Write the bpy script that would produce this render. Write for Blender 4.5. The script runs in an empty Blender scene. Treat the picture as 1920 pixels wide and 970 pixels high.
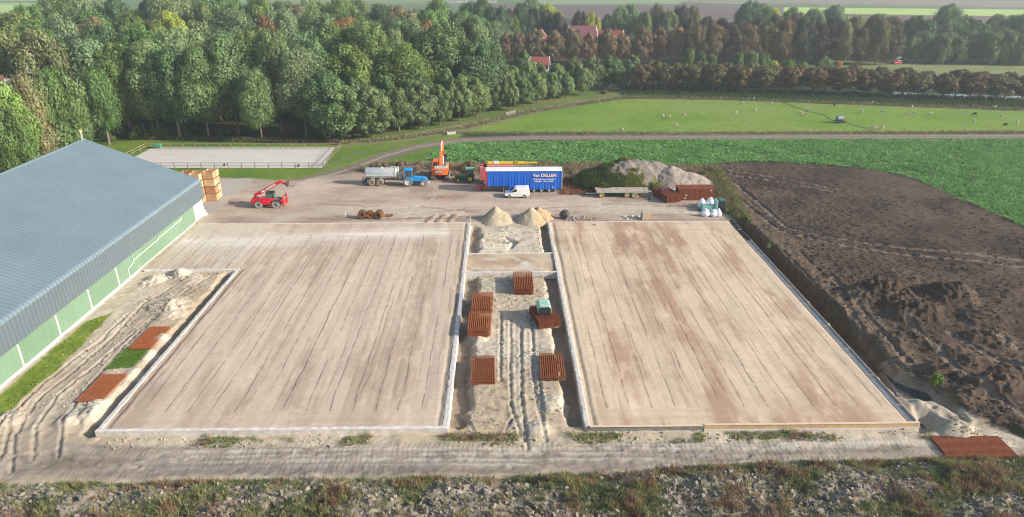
import bpy, bmesh, math, random
import numpy as np
from mathutils import Vector, Matrix
R = math.radians
S = bpy.context.scene
COL = S.collection
random.seed(7)

# ---------------------------------------------------------------- camera
CH, CP, CF = 37.0, R(23.2), 1281.0
CYAW = R(0.925)
cam = bpy.data.cameras.new('camera'); camo = bpy.data.objects.new('camera', cam); COL.objects.link(camo)
camo.location = (0, 0, CH); camo.rotation_euler = (R(90)-CP, 0, -CYAW)
cam.sensor_width = 36; cam.lens = 36*CF/1920; cam.clip_start = 1; cam.clip_end = 20000
S.camera = camo
# ---------------------------------------------------------------- world and sun
SUN_EL, SUN_AZ = R(24), R(-15)            # azimuth measured from +X towards +Y
sd = Vector((math.cos(SUN_EL)*math.cos(SUN_AZ), math.cos(SUN_EL)*math.sin(SUN_AZ), math.sin(SUN_EL)))
W = bpy.data.worlds.new('World'); S.world = W; W.use_nodes = True
wn = W.node_tree; wn.nodes.clear()
sky = wn.nodes.new('ShaderNodeTexSky'); sky.sky_type = 'NISHITA'; sky.sun_disc = False
sky.sun_elevation = SUN_EL; sky.sun_rotation = math.atan2(sd.x, sd.y); sky.air_density = 1.3; sky.dust_density = 2.0
bg = wn.nodes.new('ShaderNodeBackground'); bg.inputs[1].default_value = 0.125
wo = wn.nodes.new('ShaderNodeOutputWorld')
wn.links.new(sky.outputs[0], bg.inputs[0]); wn.links.new(bg.outputs[0], wo.inputs[0])
sl = bpy.data.lights.new('sun', 'SUN'); sl.energy = 4.6; sl.angle = R(0.6); sl.color = (1, 0.93, 0.82)
so = bpy.data.objects.new('sun', sl); COL.objects.link(so); so.rotation_euler = (-sd).to_track_quat('-Z', 'Y').to_euler()
S.view_settings.view_transform = 'Standard'; S.view_settings.look = 'None'
S.view_settings.exposure = 0.6; S.view_settings.gamma = 1
S.render.engine = 'CYCLES'
S.cycles.filter_width = 1.1; S.cycles.max_bounces = 5; S.cycles.diffuse_bounces = 3; S.cycles.glossy_bounces = 2
S.cycles.transmission_bounces = 3; S.cycles.volume_bounces = 0; S.cycles.transparent_max_bounces = 6

# ---------------------------------------------------------------- ground coordinates from surveyed picture points
_fw = np.array([math.sin(CYAW)*math.cos(CP), math.cos(CYAW)*math.cos(CP), -math.sin(CP)])
_rt = np.array([math.cos(CYAW), -math.sin(CYAW), 0.0]); _up = np.cross(_rt, _fw)
def P(px, py, z=0.0):
    d = _fw + (px-960)/CF*_rt + (485-py)/CF*_up
    t = (z-CH)/d[2]
    return (float(d[0]*t), float(d[1]*t))
def poly(pts, z=0.0): return np.array([P(x, y, z) for x, y in pts])
def at_depth(px, Y):
    py = 485 - CF*math.tan(CP - math.atan(CH/Y))
    for _ in range(3):
        x, y = P(px, py); py = 485 - CF*math.tan(CP - math.atan(CH/(CH/math.tan(CP-math.atan((485-py)/CF)) + (Y-y))))
    return P(px, py)
def top_z(Y, top_py): return CH - Y*math.tan(CP - math.atan((485-top_py)/CF))

# ---------------------------------------------------------------- numpy noise
def _h(ix, iy, s):
    n = (ix.astype(np.int64)*374761393 + iy.astype(np.int64)*668265263 + s*1442695041) & 0xffffffff
    n = ((n ^ (n >> 13))*1274126177) & 0xffffffff
    return ((n ^ (n >> 16)) & 0xffff)/65535.0
def vn(x, y, s=0):
    ix = np.floor(x); iy = np.floor(y); fx = x-ix; fy = y-iy
    fx = fx*fx*(3-2*fx); fy = fy*fy*(3-2*fy)
    a = _h(ix, iy, s); b = _h(ix+1, iy, s); c = _h(ix, iy+1, s); d = _h(ix+1, iy+1, s)
    return (a*(1-fx)+b*fx)*(1-fy) + (c*(1-fx)+d*fx)*fy
def fbm(x, y, sc, o=4, s=0, g=.5):
    v = 0; a = 1; t = 0; f = 1/sc
    for i in range(o):
        v = v + a*vn(x*f+i*17.3, y*f-i*9.1, s+i); t += a; a *= g; f *= 2.03
    return v/t
def smooth(e0, e1, x):
    t = np.clip((x-e0)/(e1-e0), 0, 1); return t*t*(3-2*t)
def seg_dist(x, y, pts, closed=False):
    d = np.full(x.shape, 1e9)
    n = len(pts)
    for i in range(n if closed else n-1):
        ax, ay = pts[i]; bx, by = pts[(i+1) % n]
        vx, vy = bx-ax, by-ay; L = vx*vx+vy*vy+1e-9
        t = np.clip(((x-ax)*vx+(y-ay)*vy)/L, 0, 1)
        d = np.minimum(d, (x-ax-t*vx)**2+(y-ay-t*vy)**2)
    return np.sqrt(d)
def inside(x, y, pts):
    r = np.zeros(x.shape, bool); n = len(pts); j = n-1
    for i in range(n):
        xi, yi = pts[i]; xj, yj = pts[j]
        if yi != yj:
            r ^= ((yi > y) != (yj > y)) & (x < (xj-xi)*(y-yi)/(yj-yi)+xi)
        j = i
    return r
def sdf(x, y, pts):                       # negative inside
    d = seg_dist(x, y, pts, True); return np.where(inside(x, y, pts), -d, d)

# ---------------------------------------------------------------- materials
MATS = {}
def mat(name, col, rough=.7, metal=0., var=.12, scale=3., bump=0., spec=.4, dirt=None, coat=0.):
    if name in MATS: return MATS[name]
    m = bpy.data.materials.new(name); m.use_nodes = True; nt = m.node_tree; N = nt.nodes; L = nt.links
    b = N['Principled BSDF']; b.inputs['Roughness'].default_value = rough; b.inputs['Metallic'].default_value = metal
    b.inputs['Specular IOR Level'].default_value = spec; b.inputs['Coat Weight'].default_value = coat
    tc = N.new('ShaderNodeTexCoord'); nz = N.new('ShaderNodeTexNoise'); nz.inputs['Scale'].default_value = scale
    nz.inputs['Detail'].default_value = 6; nz.inputs['Roughness'].default_value = .65
    L.new(tc.outputs['Object'], nz.inputs['Vector'])
    mp = N.new('ShaderNodeMapRange'); mp.inputs['From Min'].default_value = .25; mp.inputs['From Max'].default_value = .75
    L.new(nz.outputs['Fac'], mp.inputs['Value'])
    mx = N.new('ShaderNodeMix'); mx.data_type = 'RGBA'
    lo = dirt if dirt else tuple(max(0, c*(1-var)) for c in col)
    mx.inputs['A'].default_value = (*lo, 1); mx.inputs['B'].default_value = (*[min(1, c*(1+var)) for c in col], 1)
    L.new(mp.outputs['Result'], mx.inputs['Factor']); L.new(mx.outputs['Result'], b.inputs['Base Color'])
    if bump:
        bp = N.new('ShaderNodeBump'); bp.inputs['Strength'].default_value = bump; bp.inputs['Distance'].default_value = .05
        L.new(nz.outputs['Fac'], bp.inputs['Height']); L.new(bp.outputs['Normal'], b.inputs['Normal'])
    MATS[name] = m; return m
def vmat(name, c1=.35, s1=1.6, s2=14., bump=.5, rough=.95, bd=.06, spec=.15, tint=None):
    """vertex-colour driven ground: the attribute gives the local soil or plant colour, noise gives grain"""
    m = bpy.data.materials.new(name); m.use_nodes = True; nt = m.node_tree; N = nt.nodes; L = nt.links
    b = N['Principled BSDF']; b.inputs['Roughness'].default_value = rough; b.inputs['Specular IOR Level'].default_value = spec
    at = N.new('ShaderNodeAttribute'); at.attribute_name = 'Col'
    g = N.new('ShaderNodeNewGeometry')
    n1 = N.new('ShaderNodeTexNoise'); n1.inputs['Scale'].default_value = s1; n1.inputs['Detail'].default_value = 7; n1.inputs['Roughness'].default_value = .7
    n2 = N.new('ShaderNodeTexNoise'); n2.inputs['Scale'].default_value = s2; n2.inputs['Detail'].default_value = 4; n2.inputs['Roughness'].default_value = .7
    L.new(g.outputs['Position'], n1.inputs['Vector']); L.new(g.outputs['Position'], n2.inputs['Vector'])
    ad = N.new('ShaderNodeMath'); ad.operation = 'ADD'; L.new(n1.outputs['Fac'], ad.inputs[0]); L.new(n2.outputs['Fac'], ad.inputs[1])
    mr = N.new('ShaderNodeMapRange'); mr.inputs['From Min'].default_value = .7; mr.inputs['From Max'].default_value = 1.3
    mr.inputs['To Min'].default_value = 1-c1; mr.inputs['To Max'].default_value = 1+c1
    L.new(ad.outputs[0], mr.inputs['Value'])
    vm = N.new('ShaderNodeVectorMath'); vm.operation = 'SCALE'; L.new(at.outputs['Color'], vm.inputs[0]); L.new(mr.outputs['Result'], vm.inputs['Scale'])
    L.new(vm.outputs[0], b.inputs['Base Color'])
    bp = N.new('ShaderNodeBump'); bp.inputs['Strength'].default_value = bump; bp.inputs['Distance'].default_value = bd
    L.new(ad.outputs[0], bp.inputs['Height']); L.new(bp.outputs['Normal'], b.inputs['Normal'])
    return m

def scored_lines(m, per, off, width, amt, brk, y0, y1, seed):
    """thin lines that the screed left along y in the sand: darkens the colour that goes into the material's base"""
    nt = m.node_tree; N = nt.nodes; L = nt.links; b = N['Principled BSDF']; src = b.inputs['Base Color'].links[0].from_socket
    def M(op, a, b_=None, c=None):
        n = N.new('ShaderNodeMath'); n.operation = op
        for i, v in enumerate((a, b_, c)):
            if v is None: continue
            if isinstance(v, (int, float)): n.inputs[i].default_value = v
            else: L.new(v, n.inputs[i])
        return n.outputs[0]
    g = N.new('ShaderNodeNewGeometry'); sp = N.new('ShaderNodeSeparateXYZ'); L.new(g.outputs['Position'], sp.inputs[0]); x, y = sp.outputs[0], sp.outputs[1]
    cx = N.new('ShaderNodeCombineXYZ'); L.new(M('MULTIPLY', M('FLOOR', M('DIVIDE', x, per)), 3.7), cx.inputs[0]); L.new(M('MULTIPLY', y, .09), cx.inputs[1]); cx.inputs[2].default_value = seed
    n1 = N.new('ShaderNodeTexNoise'); n1.inputs['Scale'].default_value = 1; n1.inputs['Detail'].default_value = 3; L.new(cx.outputs[0], n1.inputs['Vector'])
    n2 = N.new('ShaderNodeTexNoise'); n2.inputs['Scale'].default_value = .16; n2.inputs['Detail'].default_value = 6; L.new(g.outputs['Position'], n2.inputs['Vector'])
    lane = M('ADD', M('ADD', M('DIVIDE', x, per), off), M('MULTIPLY', M('SUBTRACT', n2.outputs['Fac'], .5), .30))
    d = M('MULTIPLY', M('ABSOLUTE', M('SUBTRACT', M('FRACT', lane), .5)), per)
    line = M('SUBTRACT', 1, M('MINIMUM', 1, M('DIVIDE', d, width)))
    n3 = N.new('ShaderNodeTexNoise'); n3.inputs['Scale'].default_value = .8; n3.inputs['Detail'].default_value = 4; L.new(g.outputs['Position'], n3.inputs['Vector'])
    fade = M('MINIMUM', 1, M('MAXIMUM', .25, M('MULTIPLY', M('SUBTRACT', n3.outputs['Fac'], .30), 4.5)))
    soft = M('MINIMUM', 1, M('MAXIMUM', 0, M('MULTIPLY', M('SUBTRACT', n1.outputs['Fac'], brk), 14)))
    on = M('MULTIPLY', M('MULTIPLY', soft, fade), M('MULTIPLY', M('GREATER_THAN', y, y0), M('LESS_THAN', y, y1)))
    k = M('SUBTRACT', 1, M('MULTIPLY', M('MULTIPLY', line, on), amt))
    vm = N.new('ShaderNodeVectorMath'); vm.operation = 'SCALE'; L.new(src, vm.inputs[0]); L.new(k, vm.inputs['Scale']); L.new(vm.outputs[0], b.inputs['Base Color'])
def ribbed(m, pitch, amt, phase=0.):  # darkens the valleys between ribs along y: rib shading painted into the base colour
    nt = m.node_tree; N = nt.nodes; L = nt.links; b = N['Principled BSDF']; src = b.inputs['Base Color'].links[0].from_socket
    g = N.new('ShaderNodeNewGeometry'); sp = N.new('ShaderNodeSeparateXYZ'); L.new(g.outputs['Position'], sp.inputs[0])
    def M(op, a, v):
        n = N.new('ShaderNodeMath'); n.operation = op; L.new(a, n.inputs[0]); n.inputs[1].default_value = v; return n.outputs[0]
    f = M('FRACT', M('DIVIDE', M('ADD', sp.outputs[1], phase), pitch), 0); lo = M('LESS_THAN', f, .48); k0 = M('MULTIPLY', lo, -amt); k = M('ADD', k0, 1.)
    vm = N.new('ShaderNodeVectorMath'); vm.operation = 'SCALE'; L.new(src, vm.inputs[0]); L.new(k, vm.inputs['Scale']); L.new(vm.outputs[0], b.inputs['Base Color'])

# ---------------------------------------------------------------- mesh helpers
def link(name, me, m=None, parent=None):
    o = bpy.data.objects.new(name, me); COL.objects.link(o)
    if m is not None and me is not None and not me.materials: me.materials.append(m)
    if parent: o.parent = parent
    return o
def tag(o, label=None, cat=None, group=None, kind=None):
    if label: o['label'] = label
    if cat: o['category'] = cat
    if group: o['group'] = group
    if kind: o['kind'] = kind
    return o
def thing(name, label, cat, loc=(0, 0, 0), rz=0., group=None):
    o = bpy.data.objects.new(name, None); COL.objects.link(o); o.empty_display_size = .3
    o.location = loc; o.rotation_euler = (0, 0, rz); return tag(o, label, cat, group)
def np_mesh(name, V, F, colr=None, smooth_=False):
    """V (n,3), F (m,k) arrays of equal-size faces"""
    me = bpy.data.meshes.new(name); F = np.asarray(F, np.int32); V = np.asarray(V, np.float32)
    k = F.shape[1]
    me.vertices.add(len(V)); me.vertices.foreach_set('co', V.ravel())
    me.loops.add(F.size); me.loops.foreach_set('vertex_index', F.ravel())
    me.polygons.add(len(F)); me.polygons.foreach_set('loop_start', np.arange(0, F.size, k, dtype=np.int32))
    me.polygons.foreach_set('loop_total', np.full(len(F), k, np.int32))
    me.polygons.foreach_set('use_smooth', np.full(len(F), smooth_))
    if colr is not None:
        a = me.color_attributes.new('Col', 'FLOAT_COLOR', 'POINT')
        c = np.ones((len(V), 4), np.float32); c[:, :3] = colr; a.data.foreach_set('color', c.ravel())
    me.update(calc_edges=True); return me
class MB:
    def __init__(s): s.v = []; s.f = []; s.M = Matrix.Identity(4)
    def add(s, vs, fs):
        n = len(s.v); s.v += [tuple(s.M @ Vector(v)) for v in vs]; s.f += [tuple(i+n for i in f) for f in fs]; return s
    def box(s, x0, x1, y0, y1, z0, z1, tx=0, ty=0):
        """tx, ty: how much the top is drawn in on each side"""
        v = [(x0, y0, z0), (x1, y0, z0), (x1, y1, z0), (x0, y1, z0), (x0+tx, y0+ty, z1), (x1-tx, y0+ty, z1), (x1-tx, y1-ty, z1), (x0+tx, y1-ty, z1)]
        return s.add(v, [(3, 2, 1, 0), (4, 5, 6, 7), (0, 1, 5, 4), (1, 2, 6, 5), (2, 3, 7, 6), (3, 0, 4, 7)])
    def cyl(s, p0, p1, r0, r1=None, n=14, caps=True):
        r1 = r0 if r1 is None else r1; p0 = Vector(p0); p1 = Vector(p1); d = (p1-p0).normalized()
        a = d.orthogonal().normalized(); b = d.cross(a); v = []
        for p, r in ((p0, r0), (p1, r1)):
            for i in range(n):
                t = 2*math.pi*i/n; v.append(tuple(p+(a*math.cos(t)+b*math.sin(t))*r))
        f = [(i, (i+1) % n, n+(i+1) % n, n+i) for i in range(n)]
        if caps: f += [tuple(range(n-1, -1, -1)), tuple(range(n, 2*n))]
        return s.add(v, f)
    def tube(s, pts, r, n=8):
        for a, b in zip(pts[:-1], pts[1:]): s.cyl(a, b, r, r, n)
        return s
    def prism(s, prof, y0, y1):
        """profile in x,z drawn along y"""
        n = len(prof); v = [(x, y0, z) for x, z in prof]+[(x, y1, z) for x, z in prof]
        area = sum(prof[i][0]*prof[(i+1) % n][1]-prof[(i+1) % n][0]*prof[i][1] for i in range(n))
        f = [(i, (i+1) % n, n+(i+1) % n, n+i) for i in range(n)]+[tuple(range(n-1, -1, -1)), tuple(range(n, 2*n))]
        if area > 0: f = [t if len(t) != 4 or True else t for t in f]
        return s.add(v, f)
    def lathe(s, prof, axis='y', c=(0, 0, 0), n=20):
        """profile (r, h) around an axis through c"""
        v = []; m = len(prof)
        for i in range(n):
            t = 2*math.pi*i/n; co, si = math.cos(t), math.sin(t)
            for r, h in prof:
                p = {'y': (r*co, h, r*si), 'x': (h, r*co, r*si), 'z': (r*co, r*si, h)}[axis]
                v.append((p[0]+c[0], p[1]+c[1], p[2]+c[2]))
        f = [(i*m+j, ((i+1) % n)*m+j, ((i+1) % n)*m+j+1, i*m+j+1) for i in range(n) for j in range(m-1)]
        return s.add(v, f)
    def mesh(s, name, smooth_=False, bevel=0.):
        me = bpy.data.meshes.new(name); me.from_pydata(s.v, [], s.f); me.update()
        bm = bmesh.new(); bm.from_mesh(me); bmesh.ops.recalc_face_normals(bm, faces=bm.faces)
        if bevel:
            es = [e for e in bm.edges if len(e.link_faces) == 2 and e.calc_face_angle(0) > .5]
            try: bmesh.ops.bevel(bm, geom=es, offset=bevel, segments=2, affect='EDGES', profile=.5, clamp_overlap=True)
            except Exception: pass
        bm.to_mesh(me); bm.free()
        if smooth_:
            me.polygons.foreach_set('use_smooth', np.full(len(me.polygons), True))
            try: me.set_sharp_from_angle(angle=R(40))
            except Exception: pass
        return me
    def build(s, name, m, parent=None, smooth_=False, bevel=0.):
        return link(name, s.mesh(name, smooth_, bevel), m, parent)
def copy_tree(o, parent=None):
    c = o.copy(); COL.objects.link(c)
    if parent is not None: c.parent = parent
    for ch in [x for x in KIDS.get(o.name, [])]:
        copy_tree(ch, c)
    return c
KIDS = {}
def reg(root):                            # remember children before copying
    for o in list(COL.objects):
        if o.parent: KIDS.setdefault(o.parent.name, []) ; 
    for o in list(COL.objects):
        if o.parent and o not in KIDS[o.parent.name]: KIDS[o.parent.name].append(o)
def text_mesh(txt, size, depth=.01, shear=0., bold=.0):
    cu = bpy.data.curves.new('lettering', 'FONT'); cu.body = txt; cu.size = size; cu.extrude = depth; cu.offset = bold; cu.shear = shear
    cu.align_x = 'CENTER'; cu.align_y = 'CENTER'
    o = bpy.data.objects.new('lettering', cu); COL.objects.link(o)
    dg = bpy.context.evaluated_depsgraph_get(); me = bpy.data.meshes.new_from_object(o.evaluated_get(dg))
    bpy.data.objects.remove(o); me.name = 'lettering'; return me
# ================================================================= TERRAIN
def spaced(lo, hi, a, b, fine, gl, gr, mx):
    xs = list(np.arange(a, b, fine)); st = fine
    while xs[-1] < hi: st = min(st*gr, mx(xs[-1])); xs.append(xs[-1]+st)
    left = []; st = fine; x = a
    while x > lo: st = min(st*gl, mx(x)); x -= st; left.append(x)
    return np.array(left[::-1]+xs)
gx = spaced(-9000, 9000, -50, 52, .15, 1.02, 1.015, lambda x: .5 if abs(x) < 110 else (1.2 if abs(x) < 260 else 600))
gy = spaced(20, 14000, 37.5, 104, .14, 1.1, 1.006, lambda y: .3 if y < 165 else (.9 if y < 330 else (4 if y < 900 else 900)))
X, Y = np.meshgrid(gx, gy)
NY, NX = X.shape
Z = np.zeros_like(X); C = np.zeros(X.shape+(3,)); C[:] = (.035, .055, .018)
REG = np.zeros(X.shape, np.int8)         # 0 ground
REGN = ['ground', 'far_fields', 'pasture', 'canal_bank', 'far_meadow', 'track', 'crop_field_soil', 'lawn', 'arena_sand', 'yard', 'concrete_apron',
        'ploughed_field', 'sand_pad', 'construction_ground', 'haul_road', 'spoil_bank', 'canal_bed']
nA = fbm(X, Y, 9, 4, 1); nB = fbm(X, Y, 2.2, 4, 11); nC = fbm(X, Y, .6, 3, 21); nD = fbm(X, Y, 30, 3, 31)
nE = vn(X/.33, Y/.33, 41)
def sub(pts, pad=6):
    """window of the grid that a shape touches"""
    x0, y0 = pts.min(0)-pad; x1, y1 = pts.max(0)+pad
    i0, i1 = np.searchsorted(gx, [x0, x1]); j0, j1 = np.searchsorted(gy, [y0, y1])
    return slice(j0, j1), slice(i0, i1)
def paint(pts, col, reg=None, edge=.6, wob=1.0, h=None):
    w = sub(pts, 6+edge+wob); x = X[w]; y = Y[w]
    d = sdf(x, y, pts) + (nB[w]-.5)*2*wob
    a = 1-smooth(-edge, edge, d)
    c = col(w) if callable(col) else np.array(col)
    C[w] = C[w]*(1-a[..., None]) + c*a[..., None]
    if reg is not None: REG[w] = np.where(a > .5, REGN.index(reg), REG[w])
    if h is not None: Z[w] = Z[w]*(1-a) + h*a
    return w, a
def mixc(c1, c2, t): 
    t = np.clip(t, 0, 1)[..., None]; return np.array(c1)*(1-t)+np.array(c2)*t
def stroke(pts, width, col=None, amt=1., dz=0., edge=.3, wob=0.):
    w = sub(pts, width+2); x = X[w]; y = Y[w]
    d = seg_dist(x, y, pts) + (nC[w]-.5)*2*wob
    a = 1-smooth(width/2-edge, width/2+edge, d)
    if col is not None: C[w] = C[w]*(1-a[..., None]*amt)+np.array(col)*a[..., None]*amt
    if dz: Z[w] += dz*a
    return w, d, a

# --- far fields
FAR = [([(-900, -55), (2900, -55), (2900, 55), (-900, 55)], (.10, .15, .055)),
       ([(900, 8), (1290, 8), (1500, 20), (2900, 46), (2900, 70), (1500, 60), (900, 50)], (.115, .085, .075)),
       ([(-900, -40), (320, -40), (80, 26), (-900, 30)], (.26, .36, .13)), ([(-900, 10), (100, 10), (75, 22), (-900, 25)], (.36, .48, .15)),
       ([(-900, 2), (100, 2), (95, 5), (-900, 7)], (.09, .14, .07)),
       ([(340, -20), (900, -20), (900, 6), (340, 8)], (.16, .22, .09)),
       ([(1000, -20), (1300, -20), (1400, 7), (1000, 9)], (.19, .25, .12)),
       ([(1290, -6), (2900, 16), (2900, 32), (1290, 3)], (.20, .165, .13)), ([(1280, 4), (1500, 12), (1500, 17), (1270, 8)], (.115, .085, .075)),
       ([(1470, 14), (2900, 28), (2900, 44), (1920, 31), (1470, 25)], (.34, .46, .12)),
       ([(1000, -55), (2900, -55), (2900, -2), (1000, -20)], (.13, .10, .10)), ([(1300, -30), (2900, -22), (2900, -8), (1300, -26)], (.2, .18, .14))]
for pts, c in FAR: paint(poly(pts), (lambda w, c=c: np.array(c)*(.9+.2*nD[w][..., None])), 'far_fields', 1, 1)
# --- forest floor, villages
paint(poly([(-500, 60), (900, 30), (1700, 60), (2600, 100), (2600, 150), (1100, 165), (640, 262), (-500, 300)]), lambda w: mixc((.03, .045, .015), (.07, .06, .03), nA[w]), 'ground', 2, 2)
paint(poly([(1560, 112), (1920, 121), (2600, 130), (2600, 190), (1920, 168), (1500, 158), (1100, 150), (1300, 128), (1500, 126)]), lambda w: mixc((.13, .17, .055), (.22, .235, .10), nA[w]*1.6-.3), 'far_meadow', 1, 1.5)
paint(poly([(1500, 132), (1640, 134), (1700, 150), (1500, 150)]), (.07, .14, .03), None, 1, 1)
# --- lawn
paint(poly([(-500, 256), (640, 262), (740, 256), (870, 250), (850, 266), (815, 305), (700, 326), (560, 340), (-500, 345)]),
      lambda w: mixc((.075, .15, .018), (.15, .21, .03), nA[w]*1.8-.4), 'lawn', .8, 1)
paint(poly([(640, 262), (870, 247), (1170, 184), (1170, 158), (1090, 166), (900, 205), (640, 245)]),
      lambda w: mixc((.09, .15, .03), (.16, .17, .06), nA[w]*1.8-.4), 'lawn', 1.2, 1)
# --- bank, pasture
paint(poly([(1165, 160), (1300, 163), (1920, 181), (2600, 198), (2600, 235), (1920, 208), (1350, 188), (1165, 186)]), lambda w: mixc((.03, .07, .02), (.085, .12, .045), nB[w]), 'canal_bank', 1, 1)
paint(poly([(868, 247), (1000, 215), (1170, 185), (1350, 186), (1920, 207), (2600, 230), (2600, 266), (1920, 248), (1300, 251)]),
      lambda w: mixc(mixc((.12, .21, .022), (.16, .24, .04), nA[w]*2-.5), (.19, .24, .06), (nD[w]-.45)*3), 'pasture', .8, .5)
w, d, a = stroke(poly([(640, 272), (760, 262), (870, 242), (1000, 210), (1170, 183), (1350, 187), (1920, 208)]), 3.0, (.21, .185, .115), .75, 0, 1.4, .8)
w, d, a = stroke(poly([(870, 249), (1300, 251), (2400, 256)]), 2.2, (.22, .21, .11), .7, 0, .8, .8)
canal = poly([(1120, 153), (1500, 163), (1920, 175), (2600, 192), (2600, 208), (1920, 187), (1500, 171), (1120, 160)])
paint(canal, (.05, .045, .03), 'canal_bed', .8, .2, -1.4)
# --- crops
paint(poly([(820, 268), (1300, 261), (1920, 260), (2600, 268), (2600, 640), (1920, 430), (1830, 391), (1760, 360), (1700, 334), (1600, 318), (1400, 308), (1320, 314), (1100, 312), (840, 307), (785, 304)]),
      lambda w: mixc((.08, .19, .04), (.12, .14, .06), nB[w]*1.6-.5), 'crop_field_soil', .8, .8)
# --- track
for pl, wd in (([(2600, 262), (1920, 255), (1300, 257), (1000, 258), (860, 263), (780, 276), (720, 293), (670, 313), (610, 331), (540, 345)], 5.0),):
    w, d, a = stroke(poly(pl), wd, (.17, .135, .11), .95, -.05, .9, .7); REG[w] = np.where(a > .5, REGN.index('track'), REG[w])
    for off in (-1.1, 1.1):
        q = poly(pl); q[:, 1] += off*.8; q[:, 0] += off*.3; stroke(q, .9, (.27, .225, .19), .7, -.05, .3, .3)
stroke(poly([(870, 248), (780, 262), (690, 283), (640, 300), (600, 318)]), 1.6, (.16, .15, .09), .5, 0, .8, .8)
# --- dry verge behind the machines
paint(poly([(650, 312), (800, 303), (1130, 308), (1350, 318), (1400, 425), (1340, 400), (1110, 342), (860, 344), (660, 336)]), lambda w: mixc((.15, .115, .085), (.24, .18, .12), nB[w]*1.6-.3), 'yard', .8, 1)
paint(poly([(1045, 335), (1120, 330), (1130, 366), (1050, 366)]), (.24, .12, .06), None, 1.2, 1)
paint(poly([(1310, 330), (1340, 330), (1392, 400), (1385, 412), (1355, 380)]), lambda w: mixc((.10, .13, .04), (.2, .18, .09), nB[w]*1.6-.3), None, .8, .6)
# --- yard
def yardc(w):
    c = mixc((.30, .225, .175), (.46, .375, .30), fbm(X[w], Y[w]*2.2, 7, 4, 77)*2-.5)
    return c*(0.9+.2*nB[w][..., None])
paint(poly([(-300, 338), (420, 334), (560, 338), (640, 326), (690, 322), (730, 338), (850, 341), (1050, 350), (1200, 362), (1340, 355), (1384, 418), (300, 424), (-300, 424)]), yardc, 'yard', .8, 1)
paint(poly([(-300, 335), (478, 335), (440, 366), (400, 402), (-300, 402)]), lambda w: mixc((.33, .295, .25), (.42, .385, .34), nA[w]), 'concrete_apron', .25, .05)
for k in range(26):
    x0 = random.uniform(-34, 34); y0 = random.uniform(102.5, 111); L_ = random.uniform(6, 20)
    q = np.array([(x0+t*L_, y0+math.sin(t*3+k)*.8+t*random.uniform(-1, 1)) for t in np.linspace(0, 1, 6)])
    stroke(q, random.uniform(.3, .8), random.choice([(.45, .39, .31), (.2, .15, .11), (.24, .18, .14)]), .6, -.05, .15, .25)
stroke(poly([(1120, 392), (1200, 388), (1290, 398)]), 3, (.47, .42, .33), .7, 0, 1.4, 1)
stroke(poly([(530, 408), (640, 396), (700, 390), (800, 398)]), 3, (.43, .37, .3), .6, 0, 1.4, 1)
stroke(poly([(800, 372), (870, 370)]), 1.2, (.25, .13, .08), .6, .05, .6, .8)
stroke(poly([(560, 408), (700, 412), (800, 409), (870, 411)]), .8, (.2, .15, .11), .6, -.06, .3, .6)
stroke(poly([(1060, 412), (1150, 414), (1260, 412), (1370, 413)]), .8, (.24, .18, .12), .6, -.06, .3, .6)
for x0 in (-11.5, -10, -8.3): stroke(np.array([(x0, 101), (x0+.8, 104.2)]), .7, (.27, .19, .13), .7, .18, .3, .5)
# --- arena
ar = poly([(286, 276.5), (629, 276.5), (604, 315), (212, 315)])
paint(ar, lambda w: mixc((.47, .44, .41), (.56, .53, .50), fbm(X[w], Y[w]*3, 3, 3, 5)), 'arena_sand', .12, 0, -.02)
stroke(np.array([ar[0]+(2, -1.5), ar[1]+(-2, -1.5), ar[2]+(-2.4, 1.5)]), 1.2, (.41, .38, .35), .7, 0, .4, .4)

# --- the whole work site
XL0, XL1, XR0, XR1, Y0, Y1, YI = -35.0, -5.0, 7.4, 36.4, 48.9, 100.6, 83.3
site = np.array([(-48.5, 44), (-48.5, 101), (37, 101), (37, 44)])
def sandc(w):
    c = mixc((.38, .305, .215), (.50, .435, .345), nA[w]*2.2-.6); c = c*(.80+.4*nC[w][..., None])
    return mixc(c, (.34, .28, .22), (nB[w]-.62)*4)
w, a = paint(np.array([(-60, 30), (-60, 88), (-48.5, 88), (-48.5, 100.8), (37, 100.8), (37, 70), (41, 52), (46, 46), (60, 42), (60, 30)]), sandc, 'construction_ground', .3, .2)
sw = (Y < 101) & (X > -48) & (X < XL0-.2) & (Y > 40)
Z[:] = np.where((Y < 49) & (Y > 36), -.55, Z)
Z[:] = np.where((Y >= 36) & (Y < 49.2) & (X < 60), -.5+.12*(nB-.5)*2+.08*(nC-.5), Z)
mid = (X > XL1-.1) & (X < XR0+.1) & (Y < 100.7) & (Y > 49)
la = (X > -60) & (X < XL0+.1) & (Y < YI) & (Y > 45)
ramp = smooth(46.5, 54, Y)
Z[:] = np.where(la, -.5+.32*ramp+.10*(nB-.5)*2+.08*(nC-.5)+.03*(nE-.5), Z)
Z[:] = np.where(mid, -.5+.35*smooth(46, 56, Y)+.10*(nB-.5)*2+.12*(nC-.5)+.05*(nE-.5), Z)
flat = (X > XL1) & (X < XR0) & (Y > 82) & (Y < 88.3)
Z[:] = np.where(flat, -.12+.03*(nB-.5), Z)
C[flat] = mixc((.50, .40, .29), (.36, .25, .17), fbm(X, Y, 2.6, 4, 63)*3-1.0)[flat]
C[flat] = mixc(C[flat], (.6, .58, .52), (fbm(X, Y, 1.7, 4, 64)*3-1.7)[flat])
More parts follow.
